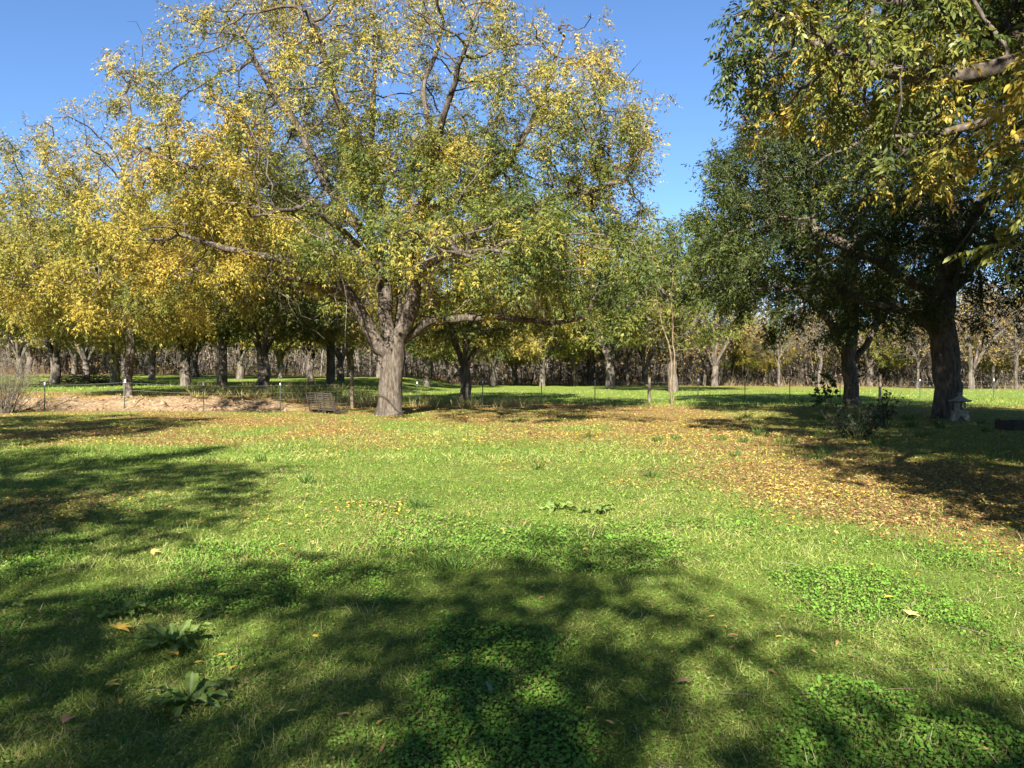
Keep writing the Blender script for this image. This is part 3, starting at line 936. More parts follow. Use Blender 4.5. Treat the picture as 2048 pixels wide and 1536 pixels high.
# ------------------------------------------------------------------ many thin sticks at once
def sticks(p0, d, L, r0, r1, bend, seg, rg):
    """three-sided tapering sticks: p0 (n,3), d (n,3) unit, L (n), bend (n,3) sideways offset at the tip"""
    n = len(p0)
    t = np.linspace(0, 1, seg + 1)
    c = p0[:, None] + d[:, None] * (L[:, None] * t[None])[..., None] + bend[:, None] * (t ** 2)[None, :, None]
    ref = norm(rg.normal(size=(n, 3)))
    s = norm(np.cross(d, ref)); u = np.cross(d, s)
    rad = r0[:, None] * (1 - t)[None] + r1[:, None] * t[None]
    a = np.array([0, 2.094, 4.189])
    v = c[:, :, None] + (s[:, None, None] * np.cos(a)[None, None, :, None] + u[:, None, None] * np.sin(a)[None, None, :, None]) * rad[:, :, None, None]
    idx = np.arange(n * (seg + 1) * 3).reshape(n, seg + 1, 3)
    nx = np.roll(idx, -1, axis=2)
    f = np.stack([idx[:, :-1], nx[:, :-1], nx[:, 1:], idx[:, 1:]], -1).reshape(-1, 4)
    return v.reshape(-1, 3), [f], (seg + 1) * 3

def loose_leaves(p, L, W, rg, droop=-0.3):
    d = norm(rg.normal(size=p.shape) + np.array([0, 0, droop]))
    up = norm(rg.normal(size=p.shape) + np.array([0, 0, 0.6]))
    return blades4(p, d, up, L, W)

# ------------------------------------------------------------------ the wood behind the field
EDGE = np.array([(-90, 101), (-60, 108), (-20, 112), (0, 112), (25, 109), (42, 98), (52, 87), (66, 74), (78, 66)], float)
def edge_pt(u, back):
    s = np.concatenate([[0], np.cumsum(np.linalg.norm(np.diff(EDGE, axis=0), axis=1))])
    x = np.interp(u * s[-1], s, EDGE[:, 0]); y = np.interp(u * s[-1], s, EDGE[:, 1])
    d = norm(np.stack([x, y], 1))
    return x + d[:, 0] * back, y + d[:, 1] * back

def build_wood():
    rg = np.random.default_rng(31)
    parts = []
    # upright stems
    n = 3600
    u = rg.random(n); back = rg.random(n) ** 1.3 * 26
    x, y = edge_pt(u, back)
    z = terrain(x, y)
    L = rg.uniform(2.0, 9.5, n) * np.where(rg.random(n) < .4, .5, 1)
    d = norm(rg.normal(size=(n, 3)) * np.array([.16, .16, 0]) + np.array([0, 0, 1.0]))
    p0 = np.stack([x, y, z - .1], 1)
    bend = rg.normal(size=(n, 3)) * np.array([.5, .5, .1])
    r0 = rg.uniform(.02, .075, n) * (1 + 1.2 * (rg.random(n) < .08))
    v, f, k = sticks(p0, d, L, r0, r0 * .25, bend, 3, rg)
    tone = rg.random((n, 1))
    c = np.array([[.10, .078, .058]]) * (1 - tone) + np.array([[.30, .26, .21]]) * tone ** 2.2
    parts.append((v, f, np.repeat(c, k, 0)))
    # twigs fanning out of the stems
    m = 6
    ii = np.repeat(np.arange(n), m)
    tt = rg.uniform(.25, 1, n * m)
    q = p0[ii] + d[ii] * (L[ii] * tt)[:, None] + bend[ii] * (tt ** 2)[:, None]
    td = norm(rg.normal(size=(n * m, 3)) * np.array([1, 1, .5]) + np.array([0, 0, .55]))
    tl = rg.uniform(.5, 2.0, n * m)
    v, f, k = sticks(q, td, tl, np.full(n * m, .014), np.full(n * m, .004), rg.normal(size=(n * m, 3)) * .25, 1, rg)
    tn = rg.random((n * m, 1))
    c = np.array([[.16, .125, .10]]) * (1 - tn) + np.array([[.34, .29, .25]]) * tn
    parts.append((v, f, np.repeat(c, k, 0)))
    # leaves still hanging, in patches of colour along the edge
    n2 = 46000
    u = rg.random(n2); back = rg.random(n2) ** 1.2 * 27 - .5
    x, y = edge_pt(u, back)
    h = rg.random(n2)
    zz = terrain(x, y) + .1 + h ** .9 * (3.5 + 13 * fbm(x * .12, y * .12, seed=13, octv=3)) * (.5 + .5 * sstep(0, 12, back))
    p = np.stack([x, y, zz], 1)
    nz = fbm(x * .3, y * .3, zz * .35, seed=17, octv=3)
    kp = rg.random(n2) < sstep(.38, .56, nz) * .9 + .25 * sstep(10, 25, back)
    p = p[kp]; nz = nz[kp]
    pick = fbm(p[:, 0] * .12, p[:, 1] * .12, p[:, 2] * .12, seed=19, octv=2) + .12 * rg.normal(size=len(p))
    pick = pick - .10 * sstep(20, 34, p[:, 0]) + .13 * sstep(-4, 4, p[:, 0]) * (1 - sstep(18, 26, p[:, 0])) * sstep(1.5, 4, p[:, 2])
    c = ramp_cols((pick - .25) * 2, ['grey', 'umber', 'brown', 'dkgreen', 'green', 'lime', 'gold']) * (.7 + .5 * rg.random((len(p), 1)))
    v, f, k = loose_leaves(p, rg.uniform(.22, .45, len(p)), rg.uniform(.12, .22, len(p)), rg)
    parts.append((v, f, np.repeat(c, k, 0)))
    # the depth of the wood: leaf and brush closing the view
    n4 = 40000
    back = 12 + rg.random(n4) * 22
    x, y = edge_pt(rg.random(n4), back)
    zz = terrain(x, y) + rg.random(n4) ** .85 * (3.0 + 17 * fbm(x * .09, y * .09, seed=23, octv=3) ** 1.3)
    p = np.stack([x, y, zz], 1)
    pick = fbm(x * .13, y * .13, zz * .15, seed=29, octv=2) + .14 * rg.normal(size=n4)
    c = ramp_cols((pick - .25) * 2, ['umber', 'grey', 'dkgreen', 'umber', 'green', 'grey']) * (.5 + .5 * rg.random((n4, 1)))
    v, f, k = loose_leaves(p, rg.uniform(.7, 1.3, n4), rg.uniform(.35, .7, n4), rg)
    parts.append((v, f, np.repeat(c, k, 0)))
    # low scrub and dry grass at the foot of the wood
    n3 = 7000
    x, y = edge_pt(rg.random(n3), rg.random(n3) ** 2 * 8 - 2.0)
    p0 = np.stack([x, y, terrain(x, y)], 1)
    d = norm(rg.normal(size=(n3, 3)) * np.array([.5, .5, 0]) + np.array([0, 0, 1.]))
    v, f, k = sticks(p0, d, rg.uniform(.2, 1.4, n3), np.full(n3, .02), np.full(n3, .004), rg.normal(size=(n3, 3)) * .2, 1, rg)
    tn = rg.random((n3, 1))
    c = np.array([[.14, .10, .06]]) * (1 - tn) + np.array([[.36, .28, .16]]) * tn
    parts.append((v, f, np.repeat(c, k, 0)))
    V, F, C = join(parts)
    o = obj('wood', mesh_np('wood', V, F, M_twig, C))
    tag(o, 'brown leafless wood and thicket closing off the far side of the field', 'wood', kind='stuff')
build_wood()

# grey bare trees and pale trunks one can tell apart along the wood edge
def bare_kind(seed, hgt, rb, natt, leafy):
    rg = np.random.default_rng(seed)
    lm = [([(0, 0, -.2), (.1, 0, 1.5), (0, .1, 3.0), (.2, 0, hgt * .62), (.1, 0, hgt * .8)], rb, rb * .3, .35)]
    for i in range(4):
        a = 1.57 * i + rg.uniform(-.4, .4)
        lm.append(([(0, 0, 2.4 + .4 * i), (.7 * math.cos(a), .7 * math.sin(a), 3.6 + .4 * i), (2.0 * math.cos(a), 2.0 * math.sin(a), hgt * .6)], rb * .45, rb * .15, .3))
    bl = [(0, 0, hgt * .66, 3.6, 3.6, hgt * .36, 1)]
    def cf(P, rg):
        return ramp_cols(rg.random(len(P)), ['brown', 'tan', 'gold', 'lime'])
    t, _ = make_tree('bare_tree', lm, bl, natt, rg, step=.45, r_tip=.012, r_base=rb, bark=M_bark_far, dk=.45, thr=.35, seed=seed,
        leaf=dict(per_node=leafy, depth_max=2, L=.4, leaflet=.22, width=.4, pairs=1, colfn=cf))
    return t
b1 = bare_kind(301, 9.5, .20, 1700, .35)
b2 = bare_kind(302, 8.0, .15, 1500, .15)
bare = [
    (b1, 1408, 103, 'bare tree with bright pale trunk at the wood edge behind the fence'),
    (b2, 1560, 98, 'grey twiggy bare tree in front of the wood left of shaded forked trunk'),
    (b1, 1640, 96, 'spreading grey bare tree behind the big-leaved sapling'),
    (b2, 1835, 88, 'slender pale bare trunk just left of the lantern tree'),
    (b1, 1860, 91, 'leaning pale bare tree partly hidden by the lantern tree'),
    (b2, 2030, 82, 'thin pale bare tree at the right picture edge before the wood'),
    (b1, 1500, 106, 'dull brown bare tree deep in the thicket beyond the fence'),
    (b1, 1770, 100, 'grey bare tree between the forked tree and the lantern tree'),
    (b2, 1985, 86, 'pale bare tree directly behind the last white-tipped fence post'),
    (b2, 1120, 110, 'thin dark bare tree in the thicket right of the v-forked tree'),
    (b1, 1255, 106, 'pale bare tree in the thicket just right of the stout green tree'),
    (b2, 1318, 107, 'thin pale bare tree seen between the short wooden post and sapling'),
    (b1, 1700, 104, 'grey bare tree hidden behind the forked shaded trunk'),
]
first = set()
for i, (src, px, y, lab) in enumerate(bare):
    x = px_x(px, y)
    rz = i * 2.1
    s = .9 + .25 * ((i * 37) % 10) / 10
    if src.name in first:
        o = copy_tree(src, (x, y, gz(x, y)), rz, s)
    else:
        first.add(src.name)
        o = src
        o.location = (x, y, gz(x, y)); o.rotation_euler = (0, 0, rz); o.scale = (s, s, s)
    tag(o, lab, 'tree', 'bare trees along the wood edge')

# tan twin-stemmed sapling on the fence line
limbs = [([(0, 0, -.1), (-.08, 0, .8), (-.12, 0, 1.8), (-.25, 0, 3), (-.6, .1, 4.6), (-.9, .1, 6.4)], .05, .015, .25),
         ([(.06, .02, -.1), (.02, .04, .8), (.04, .04, 1.8), (.05, 0, 3.2), (.0, 0, 5.0), (.1, 0, 7.0)], .045, .014, .25)]
t, _ = make_tree('sapling', limbs, [(-.3, 0, 4.0, 1.5, 1.3, 2.6, 1)], 520, np.random.default_rng(41), step=.3, r_tip=.006, r_base=.06, bark=M_bark_sap, dk=.4, thr=.3,
    leaf=dict(per_node=.35, depth_max=2, L=.25, leaflet=.10, width=.35, pairs=1, colfn=lambda P, rg: ramp_cols(rg.random(len(P)), ['tan', 'gold', 'orange'])), flare=.5,
    loc=(px_x(1345, 43), 43, gz(px_x(1345, 43), 43)))
tag(t, 'bare tan twin-stemmed sapling growing beside the fence', 'tree')

# ------------------------------------------------------------------ wire fence
fence = empty('wire_fence', (0, 0, 0))
tag(fence, 'wire fence of dark steel posts with white tips and a few wooden posts', 'fence')
def t_post_mesh(h):
    bm = bmesh.new()
    bm_box(bm, (.045, .010, h), (0, 0, h / 2), bevel=.002)
    bm_box(bm, (.010, .040, h), (0, .0225, h / 2), bevel=.002)
    for k in range(int(h / .12)):
        bm_box(bm, (.016, .012, .03), (0, -.010, .15 + k * .12))
    return bm_mesh('t_post', bm, M_steel)
def tip_mesh():
    bm = bmesh.new()
    bm_box(bm, (.062, .026, .15), (0, 0, 0), bevel=.006)
    bm_box(bm, (.026, .060, .15), (0, .02, 0), bevel=.006)
    return bm_mesh('white_tip', bm, M_white)
H_POST = 1.30
me_post, me_tip = t_post_mesh(H_POST), tip_mesh()
posts = [(88, 36.6, 1, .02), (248, 36.7, 1, .05), (407, 36.2, 1, 0), (560, 36.9, .4, 0), (834, 39.8, .4, 0), (965, 42.0, 1, .01), (1083, 44.0, 1, 0), (1190, 45.5, .3, 0),
         (1395, 47.5, 1, .03), (1490, 48.8, 1, 0), (1580, 50.0, .3, -.02), (1680, 51.0, .3, 0), (1840, 52.5, .6, 0), (1988, 53.5, 1, 0), (-60, 36.8, 1, 0), (2120, 54.5, 1, 0)]
line = []
for px, y, tip, lean in posts:
    x = px_x(px, y)
    z = gz(x, y)
    o = obj('t_post', me_post, fence, (x, y, z - .05), (random.uniform(-.02, .02), lean, random.uniform(-.2, .2)))
    if tip > .35:
        tp = obj('white_tip', me_tip, o, (0, 0, H_POST - .06), (0, 0, 0), (1, 1, tip if tip == 1 else .6))
    line.append((x, y, z))
def round_post(h, r):
    rg = np.random.default_rng(5)
    bm = bmesh.new()
    prof = [(r * 1.05, -.1), (r * 1.04, .1), (r, h * .4), (r * .97, h * .8), (r * .93, h - .02), (r * .75, h)]
    lathe(bm, prof, 11)
    for v in bm.verts:
        k = 1 + .10 * (vnoise(np.array([v.co.x * 20]), np.array([v.co.y * 20]), np.array([v.co.z * 1.5]))[0] - .5)
        v.co.x *= k; v.co.y *= k
    return bm_mesh('wooden_post', bm, M_postwood, True)
me_wp = round_post(1.45, .085)
for px, y, h, lean in [(704, 38.2, 1.0, 0), (1298, 45.0, .96, .01), (1760, 52.0, 1.05, 0)]:
    x = px_x(px, y)
    obj('wooden_post', me_wp, fence, (x, y, gz(x, y)), (0, lean, 0), (1, 1, h))
    line.append((x, y, gz(x, y)))
line.sort()
for h in (.25, .52, .80, 1.12):
    pts = []
    for (x0, y0, z0), (x1, y1, z1) in zip(line, line[1:]):
        for t in (0, .5):
            pts.append((x0 + (x1 - x0) * t, y0 + (y1 - y0) * t - .02, z0 + (z1 - z0) * t + h - (.03 if t else 0)))
    P = np.array(pts)
    kids = [[i + 1] for i in range(len(P) - 1)] + [[]]
    v, f = tubes(P, kids, np.full(len(P), .003), rng)
    obj('wire', mesh_np('wire', v, f, M_wire), fence)

# ------------------------------------------------------------------ slatted swing seat resting on the ground
def plank(name, size, bevel=.004, mat=None):
    bm = bmesh.new()
    bm_box(bm, size, (0, 0, 0), bevel=bevel)
    return bm_mesh(name, bm, mat or M_darkwood)
sx, sy = px_x(659, 34.6), 34.6
sw = empty('swing_seat', (sx, sy, gz(sx, sy) + .02), R(-42), 1.12)
tag(sw, 'dark slatted wooden porch swing resting on the ground left of the big trunk', 'swing seat')
Wd = 1.6
tilt = R(-14)
me_bs, me_ss = plank('back_slat', (Wd, .018, .042)), plank('seat_slat', (Wd, .055, .02))
for k in range(9):                                    # back slats, tilting away from the seat
    z = .12 + k * .074
    obj('back_slat', me_bs, sw, (0, -.30 - (z - .08) * math.tan(-tilt) * 1.0, z), (-tilt, 0, 0))
me_st = plank('back_stile', (.055, .03, .74))
for xx in (-Wd / 2 + .04, -.2, .2, Wd / 2 - .04):
    obj('back_stile', me_st, sw, (xx, -.335 - .33 * math.tan(-tilt), .41), (-tilt, 0, 0))
for k in range(7):
    obj('seat_slat', me_ss, sw, (0, -.24 + k * .075, .085 + .004 * k))
me_r = plank('seat_rail', (.05, .56, .05))
for xx in (-Wd / 2 + .05, 0, Wd / 2 - .05):
    obj('seat_rail', me_r, sw, (xx, -.03, .045))
me_arm, me_as = plank('armrest', (.07, .58, .025)), plank('arm_support', (.045, .045, .26))
for s in (-1, 1):
    obj('armrest', me_arm, sw, (s * (Wd / 2 - .02), -.08, .335), (R(6), 0, 0))
    obj('arm_support', me_as, sw, (s * (Wd / 2 - .02), .16, .21))

# rope hanging from the big tree's left limb
rx, ry = px_x(692, 31.4), 31.4
zt, zb = 5.35, 2.5
P = np.stack([rx + .03 * np.sin(np.linspace(0, 5, 14)), np.full(14, ry), np.linspace(zt, zb, 14)], 1)
v, f = tubes(P - np.array([rx, ry, zb]), [[i + 1] for i in range(13)] + [[]], np.full(14, .014), rng)
o = obj('hanging_rope', mesh_np('hanging_rope', v, f, M_rope), None, (rx, ry, zb))
tag(o, 'thin grey rope hanging from the left limb of the big pecan', 'rope')

# ------------------------------------------------------------------ stone garden lantern
lx, ly = px_x(1921, 28.3), 28.3
lan = empty('stone_lantern', (lx, ly, gz(lx, ly) - .02), R(-22))
tag(lan, 'weathered stone garden lantern with arched feet in front of the dark tree', 'lantern')
def arch(w, h, t, inner):
    bm = bmesh.new()
    n = 12
    outer = [(-w / 2 * .96, 0), (-w / 2, h * .35), (-w / 2 * .93, h * .72), (-w / 2 * .78, h), (w / 2 * .78, h), (w / 2 * .93, h * .72), (w / 2, h * .35), (w / 2 * .96, 0)]
    inn = [(inner * math.cos(a), inner * 1.25 * math.sin(a)) for a in np.linspace(0, math.pi, n)]
    poly = outer + inn
    a = [bm.verts.new((x, -t / 2, z)) for x, z in poly]
    b = [bm.verts.new((x, t / 2, z)) for x, z in poly]
    bm.faces.new(a); bm.faces.new(b[::-1])
    for i in range(len(poly)):
        j = (i + 1) % len(poly)
        bm.faces.new((a[i], b[i], b[j], a[j]))
    bmesh.ops.triangulate(bm, faces=[f for f in bm.faces if len(f.verts) > 4])
    bmesh.ops.bevel(bm, geom=[e for e in bm.edges if e.is_manifold and e.calc_face_angle(0) > .9], offset=.012, segments=2, affect='EDGES')
    return bm_mesh('foot_arch', bm, M_stone)
me_a = arch(.56, .33, .08, .16)
me_b = arch(.475, .329, .08, .13)
for s in (-1, 1):
    obj('foot_arch', me_a, lan, (0, s * .215, 0))
    obj('foot_arch', me_b, lan, (s * .205, 0, 0), (0, 0, R(90)), (.70, 1, 1))
bm = bmesh.new()
lathe(bm, [(.20, .31), (.27, .325), (.285, .345), (.28, .375), (.23, .385)], 6, phase=R(15))
obj('platform', bm_mesh('platform', bm, M_stone), lan)
# light chamber: six posts, panels with window openings
box = empty('light_chamber', (0, 0, 0))
bm = bmesh.new()
lathe(bm, [(.175, .38), (.175, .40), (.17, .41)], 6, phase=R(15))
bpy.data.objects.remove(box)
ch = obj('light_chamber', bm_mesh('light_chamber', bm, M_stone), lan)
bm = bmesh.new()
lathe(bm, [(.17, .63), (.18, .64), (.18, .66)], 6, phase=R(15))
obj('chamber_cap', bm_mesh('chamber_cap', bm, M_stone), ch)
for k in range(6):
    a = R(15 + 60 * k)
    bm = bmesh.new()
    bm_box(bm, (.045, .045, .235), (.155 * math.cos(a), .155 * math.sin(a), .52), Matrix.Rotation(a, 4, 'Z'), .006)
    obj('corner_post', bm_mesh('corner_post', bm, M_stone), ch)
    if k % 2 == 1:
        am = a + R(30)
        bm = bmesh.new()
        bm_box(bm, (.02, .135, .235), (.138 * math.cos(am), .138 * math.sin(am), .52), Matrix.Rotation(am, 4, 'Z'))
        obj('panel', bm_mesh('panel', bm, M_stone), ch)
bm = bmesh.new()
lathe(bm, [(.05, .66), (.34, .675), (.385, .70), (.39, .715), (.33, .735), (.24, .775), (.15, .83), (.095, .87), (.07, .88)], 6, phase=R(15))
rf = obj('roof', bm_mesh('roof', bm, M_stone), lan)
for v in rf.data.vertices:                                    # upturned corners
    r = math.hypot(v.co.x, v.co.y)
    if r > .3:
        v.co.z += .018
bm = bmesh.new()
lathe(bm, [(.05, .87), (.075, .885), (.055, .905), (.07, .93), (.085, .96), (.07, .985), (.03, 1.0)], 12)
obj('finial', bm_mesh('finial', bm, M_stone, True), lan)

# ------------------------------------------------------------------ plank planter at the right
px0, py0 = px_x(2062, 24.2), 24.2
pl = empty('planter_box', (px0, py0, gz(px0, py0) - .02), R(8))
tag(pl, 'low dark plank planter box in shade right of the lantern', 'planter')
Lp, Wp = 1.7, .7
for k in range(2):
    for s in (-1, 1):
        obj('board', plank('board', (Lp, .04, .138), .006), pl, (0, s * Wp / 2, .075 + k * .143))
        obj('board', plank('board', (.04, Wp - .045, .138), .006), pl, (s * (Lp / 2 - .022), 0, .075 + k * .143))
for sx_ in (-1, 1):
    for s in (-1, 1):
        obj('corner_stake', plank('corner_stake', (.06, .06, .34), .006), pl, (sx_ * (Lp / 2 - .075), s * (Wp / 2 - .052), .16))
bm = bmesh.new()
bmesh.ops.create_grid(bm, x_segments=14, y_segments=6, size=.5)
for v in bm.verts:
    v.co = Vector((v.co.x * (Lp - .1), v.co.y * (Wp - .1), .24 + random.uniform(-.015, .02)))
obj('soil', bm_mesh('soil', bm, M_soil), pl)

# ------------------------------------------------------------------ shrubs
def shrub(name, loc, n, h, spread, colr, leafc, leaf_n, leaf_L, leaf_W, seed, label, cat='shrub', lean=.35, tw=6, lobed=False, group=None, up=.55):
    rg = np.random.default_rng(seed)
    root = empty(name, (loc[0], loc[1], gz(loc[0], loc[1])))
    tag(root, label, cat, group)
    a = rg.uniform(0, 6.28, n); rr = rg.random(n) ** .6 * spread
    p0 = np.stack([rr * np.cos(a) * .35, rr * np.sin(a) * .35, np.full(n, -.03)], 1)
    d = norm(np.stack([np.cos(a) * lean * rr / spread, np.sin(a) * lean * rr / spread, np.ones(n)], 1) + rg.normal(size=(n, 3)) * .12)
    L = h * rg.uniform(.55, 1.05, n)
    bend = np.stack([np.cos(a), np.sin(a), -np.ones(n) * .2], 1) * (spread * .35 * rg.random(n))[:, None]
    parts = []
    v, f, k = sticks(p0, d, L, np.full(n, .011 + .006 * (h > 1.5)), np.full(n, .004), bend, 4, rg)
    parts.append((v, f, np.repeat(np.array([colr]) * (.7 + .6 * rg.random((n, 1))), k, 0)))
    ii = np.repeat(np.arange(n), tw)
    tt = rg.uniform(.25, 1, n * tw)
    q = p0[ii] + d[ii] * (L[ii] * tt)[:, None] + bend[ii] * (tt ** 2)[:, None]
    td = norm(rg.normal(size=(n * tw, 3)) + np.array([0, 0, up]))
    tl = rg.uniform(.12, .38, n * tw) * h / 1.2
    v, f, k = sticks(q, td, tl, np.full(n * tw, .005), np.full(n * tw, .002), rg.normal(size=(n * tw, 3)) * .05, 1, rg)
    parts.append((v, f, np.repeat(np.array([colr]) * (.7 + .7 * rg.random((n * tw, 1))), k, 0)))
    V, F, C = join(parts)
    obj('stems', mesh_np(name + '_stems', V, F, M_twig, C), root)
    if leaf_n:
        j = rg.integers(0, n * tw, leaf_n)
        lp = q[j] + td[j] * (tl[j] * rg.uniform(.2, 1, leaf_n))[:, None]
        ld = norm(td[j] + rg.normal(size=(leaf_n, 3)) * .8 + np.array([0, 0, -.2]))
        lu = norm(rg.normal(size=(leaf_n, 3)) * .5 + np.array([0, 0, 1.]))
        LL = leaf_L * rg.uniform(.6, 1.2, leaf_n)
        c = np.array(leafc)[rg.integers(0, len(leafc), leaf_n)] * (.7 + .6 * rg.random((leaf_n, 1)))
        if lobed:                                              # three-lobed broad leaves
            ps = []
            for ang, sc in ((0, 1), (.75, .8), (-.75, .8)):
                s_, n_ = frames(ld, lu)
                d2 = norm(ld * math.cos(ang) + s_ * math.sin(ang))
                v, f, k = blades6(lp, d2, lu, LL * sc, LL * sc * .55)
                ps.append((v, f, np.repeat(c, k, 0)))
            v, f, c = join(ps)
        else:
            v, f, k = blades6(lp, ld, lu, LL, LL * leaf_W)
            c = np.repeat(c, k, 0)
        fo = obj('foliage', mesh_np(name + '_foliage', v, f, M_leaf, c), root)
        fo['kind'] = 'stuff'
    return root
G1, G2, G3 = (.06, .12, .03), (.09, .16, .04), (.035, .06, .02)
shrub('leafy_sapling', (px_x(1655, 36.5), 36.5), 7, 1.75, .55, (.10, .085, .06), [G1, G2, (.10, .17, .05)], 130, .22, .6, 71, 'light green big-leaved sapling standing left of the forked shaded trunk', 'sapling', lobed=True, tw=5)
shrub('dark_shrub', (px_x(1716, 21.0), 21.0), 34, .95, 1.0, (.06, .052, .04), [G3, (.05, .075, .03), (.03, .05, .02)], 480, .10, .5, 72, 'dark many-stemmed shrub in the shade between lawn and lantern tree', 'shrub', lean=.6)
shrub('dark_shrub', (px_x(1765, 25.5), 25.5), 18, 1.15, .7, (.05, .045, .035), [G3, (.04, .065, .025)], 300, .12, .5, 73, 'sparser dark leafy shrub just behind the many-stemmed one', 'shrub', lean=.45)
shrub('grey_shrub', (px_x(6, 35.0), 35.0), 84, 2.7, 1.4, (.15, .125, .10), [(.12, .10, .04), (.08, .085, .03), (.24, .18, .07)], 1900, .07, .45, 74, 'grey twiggy shrub at the left picture edge by the dirt bank', 'shrub', lean=.6, tw=12)
shrub('planter_plant', (px0 - .35, py0), 26, .42, .5, (.12, .09, .07), [(.05, .045, .03), (.09, .07, .05), (.2, .18, .15)], 200, .06, .5, 75, 'withered low plant filling the plank planter', 'plant', lean=.9)

# crumbled clods on the dirt bank
rg = np.random.default_rng(95)
n = 700
cx = rg.uniform(-24, -8, n); cy = rg.uniform(35.7, 39.0, n)
k_ = rg.random(n) < f_bank(cx, cy)
cx, cy = cx[k_], cy[k_]; n = len(cx)
r_ = rg.uniform(.025, .075, n) * (1 + 1.2 * (rg.random(n) < .08))
oct_ = np.array([(1, 0, 0), (0, 1, 0), (-1, 0, 0), (0, -1, 0), (0, 0, .75), (0, 0, -.5)], float)
v = np.stack([cx, cy, terrain(cx, cy) + .01], 1)[:, None] + oct_[None] * r_[:, None, None] * rg.uniform(.6, 1.4, (n, 6, 1)) + rg.normal(size=(n, 6, 3)) * r_[:, None, None] * .2
ft = np.array([(0, 1, 4), (1, 2, 4), (2, 3, 4), (3, 0, 4), (1, 0, 5), (2, 1, 5), (3, 2, 5), (0, 3, 5)])
f_ = ((np.arange(n) * 6)[:, None, None] + ft[None]).reshape(-1, 3)
c_ = np.repeat(np.array([[.26, .165, .10]]) * (.5 + .9 * rg.random((n, 1))), 6, 0)
o = obj('soil_clods', mesh_np('soil_clods', v.reshape(-1, 3), [f_], M_twig, c_))
tag(o, 'crumbled clods of earth lying on the dirt bank', 'soil', kind='stuff')

# brush pile under the trees
rg = np.random.default_rng(90)
bx, by = px_x(178, 68), 68
n = 420
p = rg.normal(size=(n, 3)) * np.array([1.9, .9, 0]); p[:, 2] = np.abs(rg.normal(size=n)) * .45 * np.exp(-(p[:, 0] / 2.4) ** 2)
d = norm(rg.normal(size=(n, 3)) * np.array([1, .7, .3]))
v, f, k = sticks(p, d, rg.uniform(.6, 2.2, n), rg.uniform(.012, .04, n), np.full(n, .006), rg.normal(size=(n, 3)) * .15, 2, rg)
c = np.repeat(np.array([[.05, .038, .03]]) * (.6 + .9 * rg.random((n, 1))), k, 0)
o = obj('brush_pile', mesh_np('brush_pile', v, f, M_twig, c), None, (bx, by, gz(bx, by)))
tag(o, 'low dark heap of cut branches under the orchard trees on the left', 'brush pile')

# ------------------------------------------------------------------ ground cover
def wedge(n, y0, y1, rg, power=1.0, half=0.68, pad=1.6):
    """points over the lawn between two distances, thinning with distance"""
    u = rg.random(n)
    if power == 1.0:
        y = y0 * (y1 / y0) ** u
    else:
        e = 1 - power
        y = (y0 ** e + u * (y1 ** e - y0 ** e)) ** (1 / e)
    x = (rg.random(n) * 2 - 1) * (half * y + pad)
    return x, y

def place(x, y):
    return np.stack([x, y, terrain(x, y) + 0.008 * f_clover(x, y)], 1)

GR = np.array([(.12, .195, .03), (.17, .245, .043), (.225, .28, .057), (.29, .31, .08), (.36, .345, .12), (.41, .345, .16)])

def grass_part(n, y0, y1, L0, L1, W, rg, lean=.55, power=1.0, tri=True):
    x, y = wedge(n, y0, y1, rg, power)
    lit = f_litter(x, y); clv = f_clover(x, y)
    keep = rg.random(n) > np.maximum(.70 * lit, .40 * clv)
    x, y = x[keep], y[keep]
    n = len(x)
    p = place(x, y)
    d = norm(rg.normal(size=(n, 3)) * np.array([lean, lean, 0]) + np.array([0, 0, .62]))
    L = rg.uniform(L0, L1, n) * (0.6 + 0.8 * fbm(x * 1.3, y * 1.3, seed=55, octv=2))
    if y0 > 8:
        L = L * 1.0
    s = norm(np.cross(d, norm(rg.normal(size=(n, 3)))))
    w = (W * rg.uniform(.6, 1.3, n))[:, None]
    tip = p + d * L[:, None] + norm(rg.normal(size=(n, 3)) * np.array([1, 1, 0.01])) * (L * .35)[:, None]
    v = np.stack([p - s * w, p + s * w, tip], 1).reshape(-1, 3)
    f = np.arange(n * 3).reshape(n, 3)
    t = .55 * fbm(x * .5, y * .45, seed=57, octv=3) + .45 * fbm(x * 2.2, y * 1.8, seed=58, octv=2) + .2 * rg.normal(size=n)
    t = .5 + (t - .5) * 1.25
    k = np.clip(((t - .2) * 5.8).astype(int), 0, 5)
    c = GR[k] * (.7 + .6 * rg.random((n, 1)))
    return v, [f], np.repeat(c, 3, 0)

def weeds_part(n, y0, y1, L0, L1, rg, power=1.0):
    """small oval leaves lying in every direction"""
    x, y = wedge(n, y0, y1, rg, power)
    keep = rg.random(n) > np.maximum(.85 * f_litter(x, y), .3 * f_clover(x, y))
    x, y = x[keep], y[keep]
    n = len(x)
    p = place(x, y)
    p[:, 2] += rg.uniform(.002, .028, n)
    d = norm(rg.normal(size=(n, 3)) * np.array([1, 1, .35]))
    up = norm(rg.normal(size=(n, 3)) * .55 + np.array([0, 0, 1.]))
    L = rg.uniform(L0, L1, n)
    v, f, k = blades4(p, d, up, L, L * rg.uniform(.45, .75, n), .1)
    t = .5 * fbm(x * .6, y * .5, seed=59, octv=3) + .5 * fbm(x * 2.2, y * 1.8, seed=58, octv=2) + .2 * rg.normal(size=n)
    t = .5 + (t - .5) * 1.25
    G = np.array([(.10, .185, .03), (.135, .22, .04), (.18, .24, .05), (.235, .27, .07), (.29, .265, .105), (.21, .15, .08)])
    c = G[np.clip(((t - .12) * 6.2).astype(int), 0, 5)] * (.7 + .6 * rg.random((n, 1)))
    return v, f, np.repeat(c, k, 0)

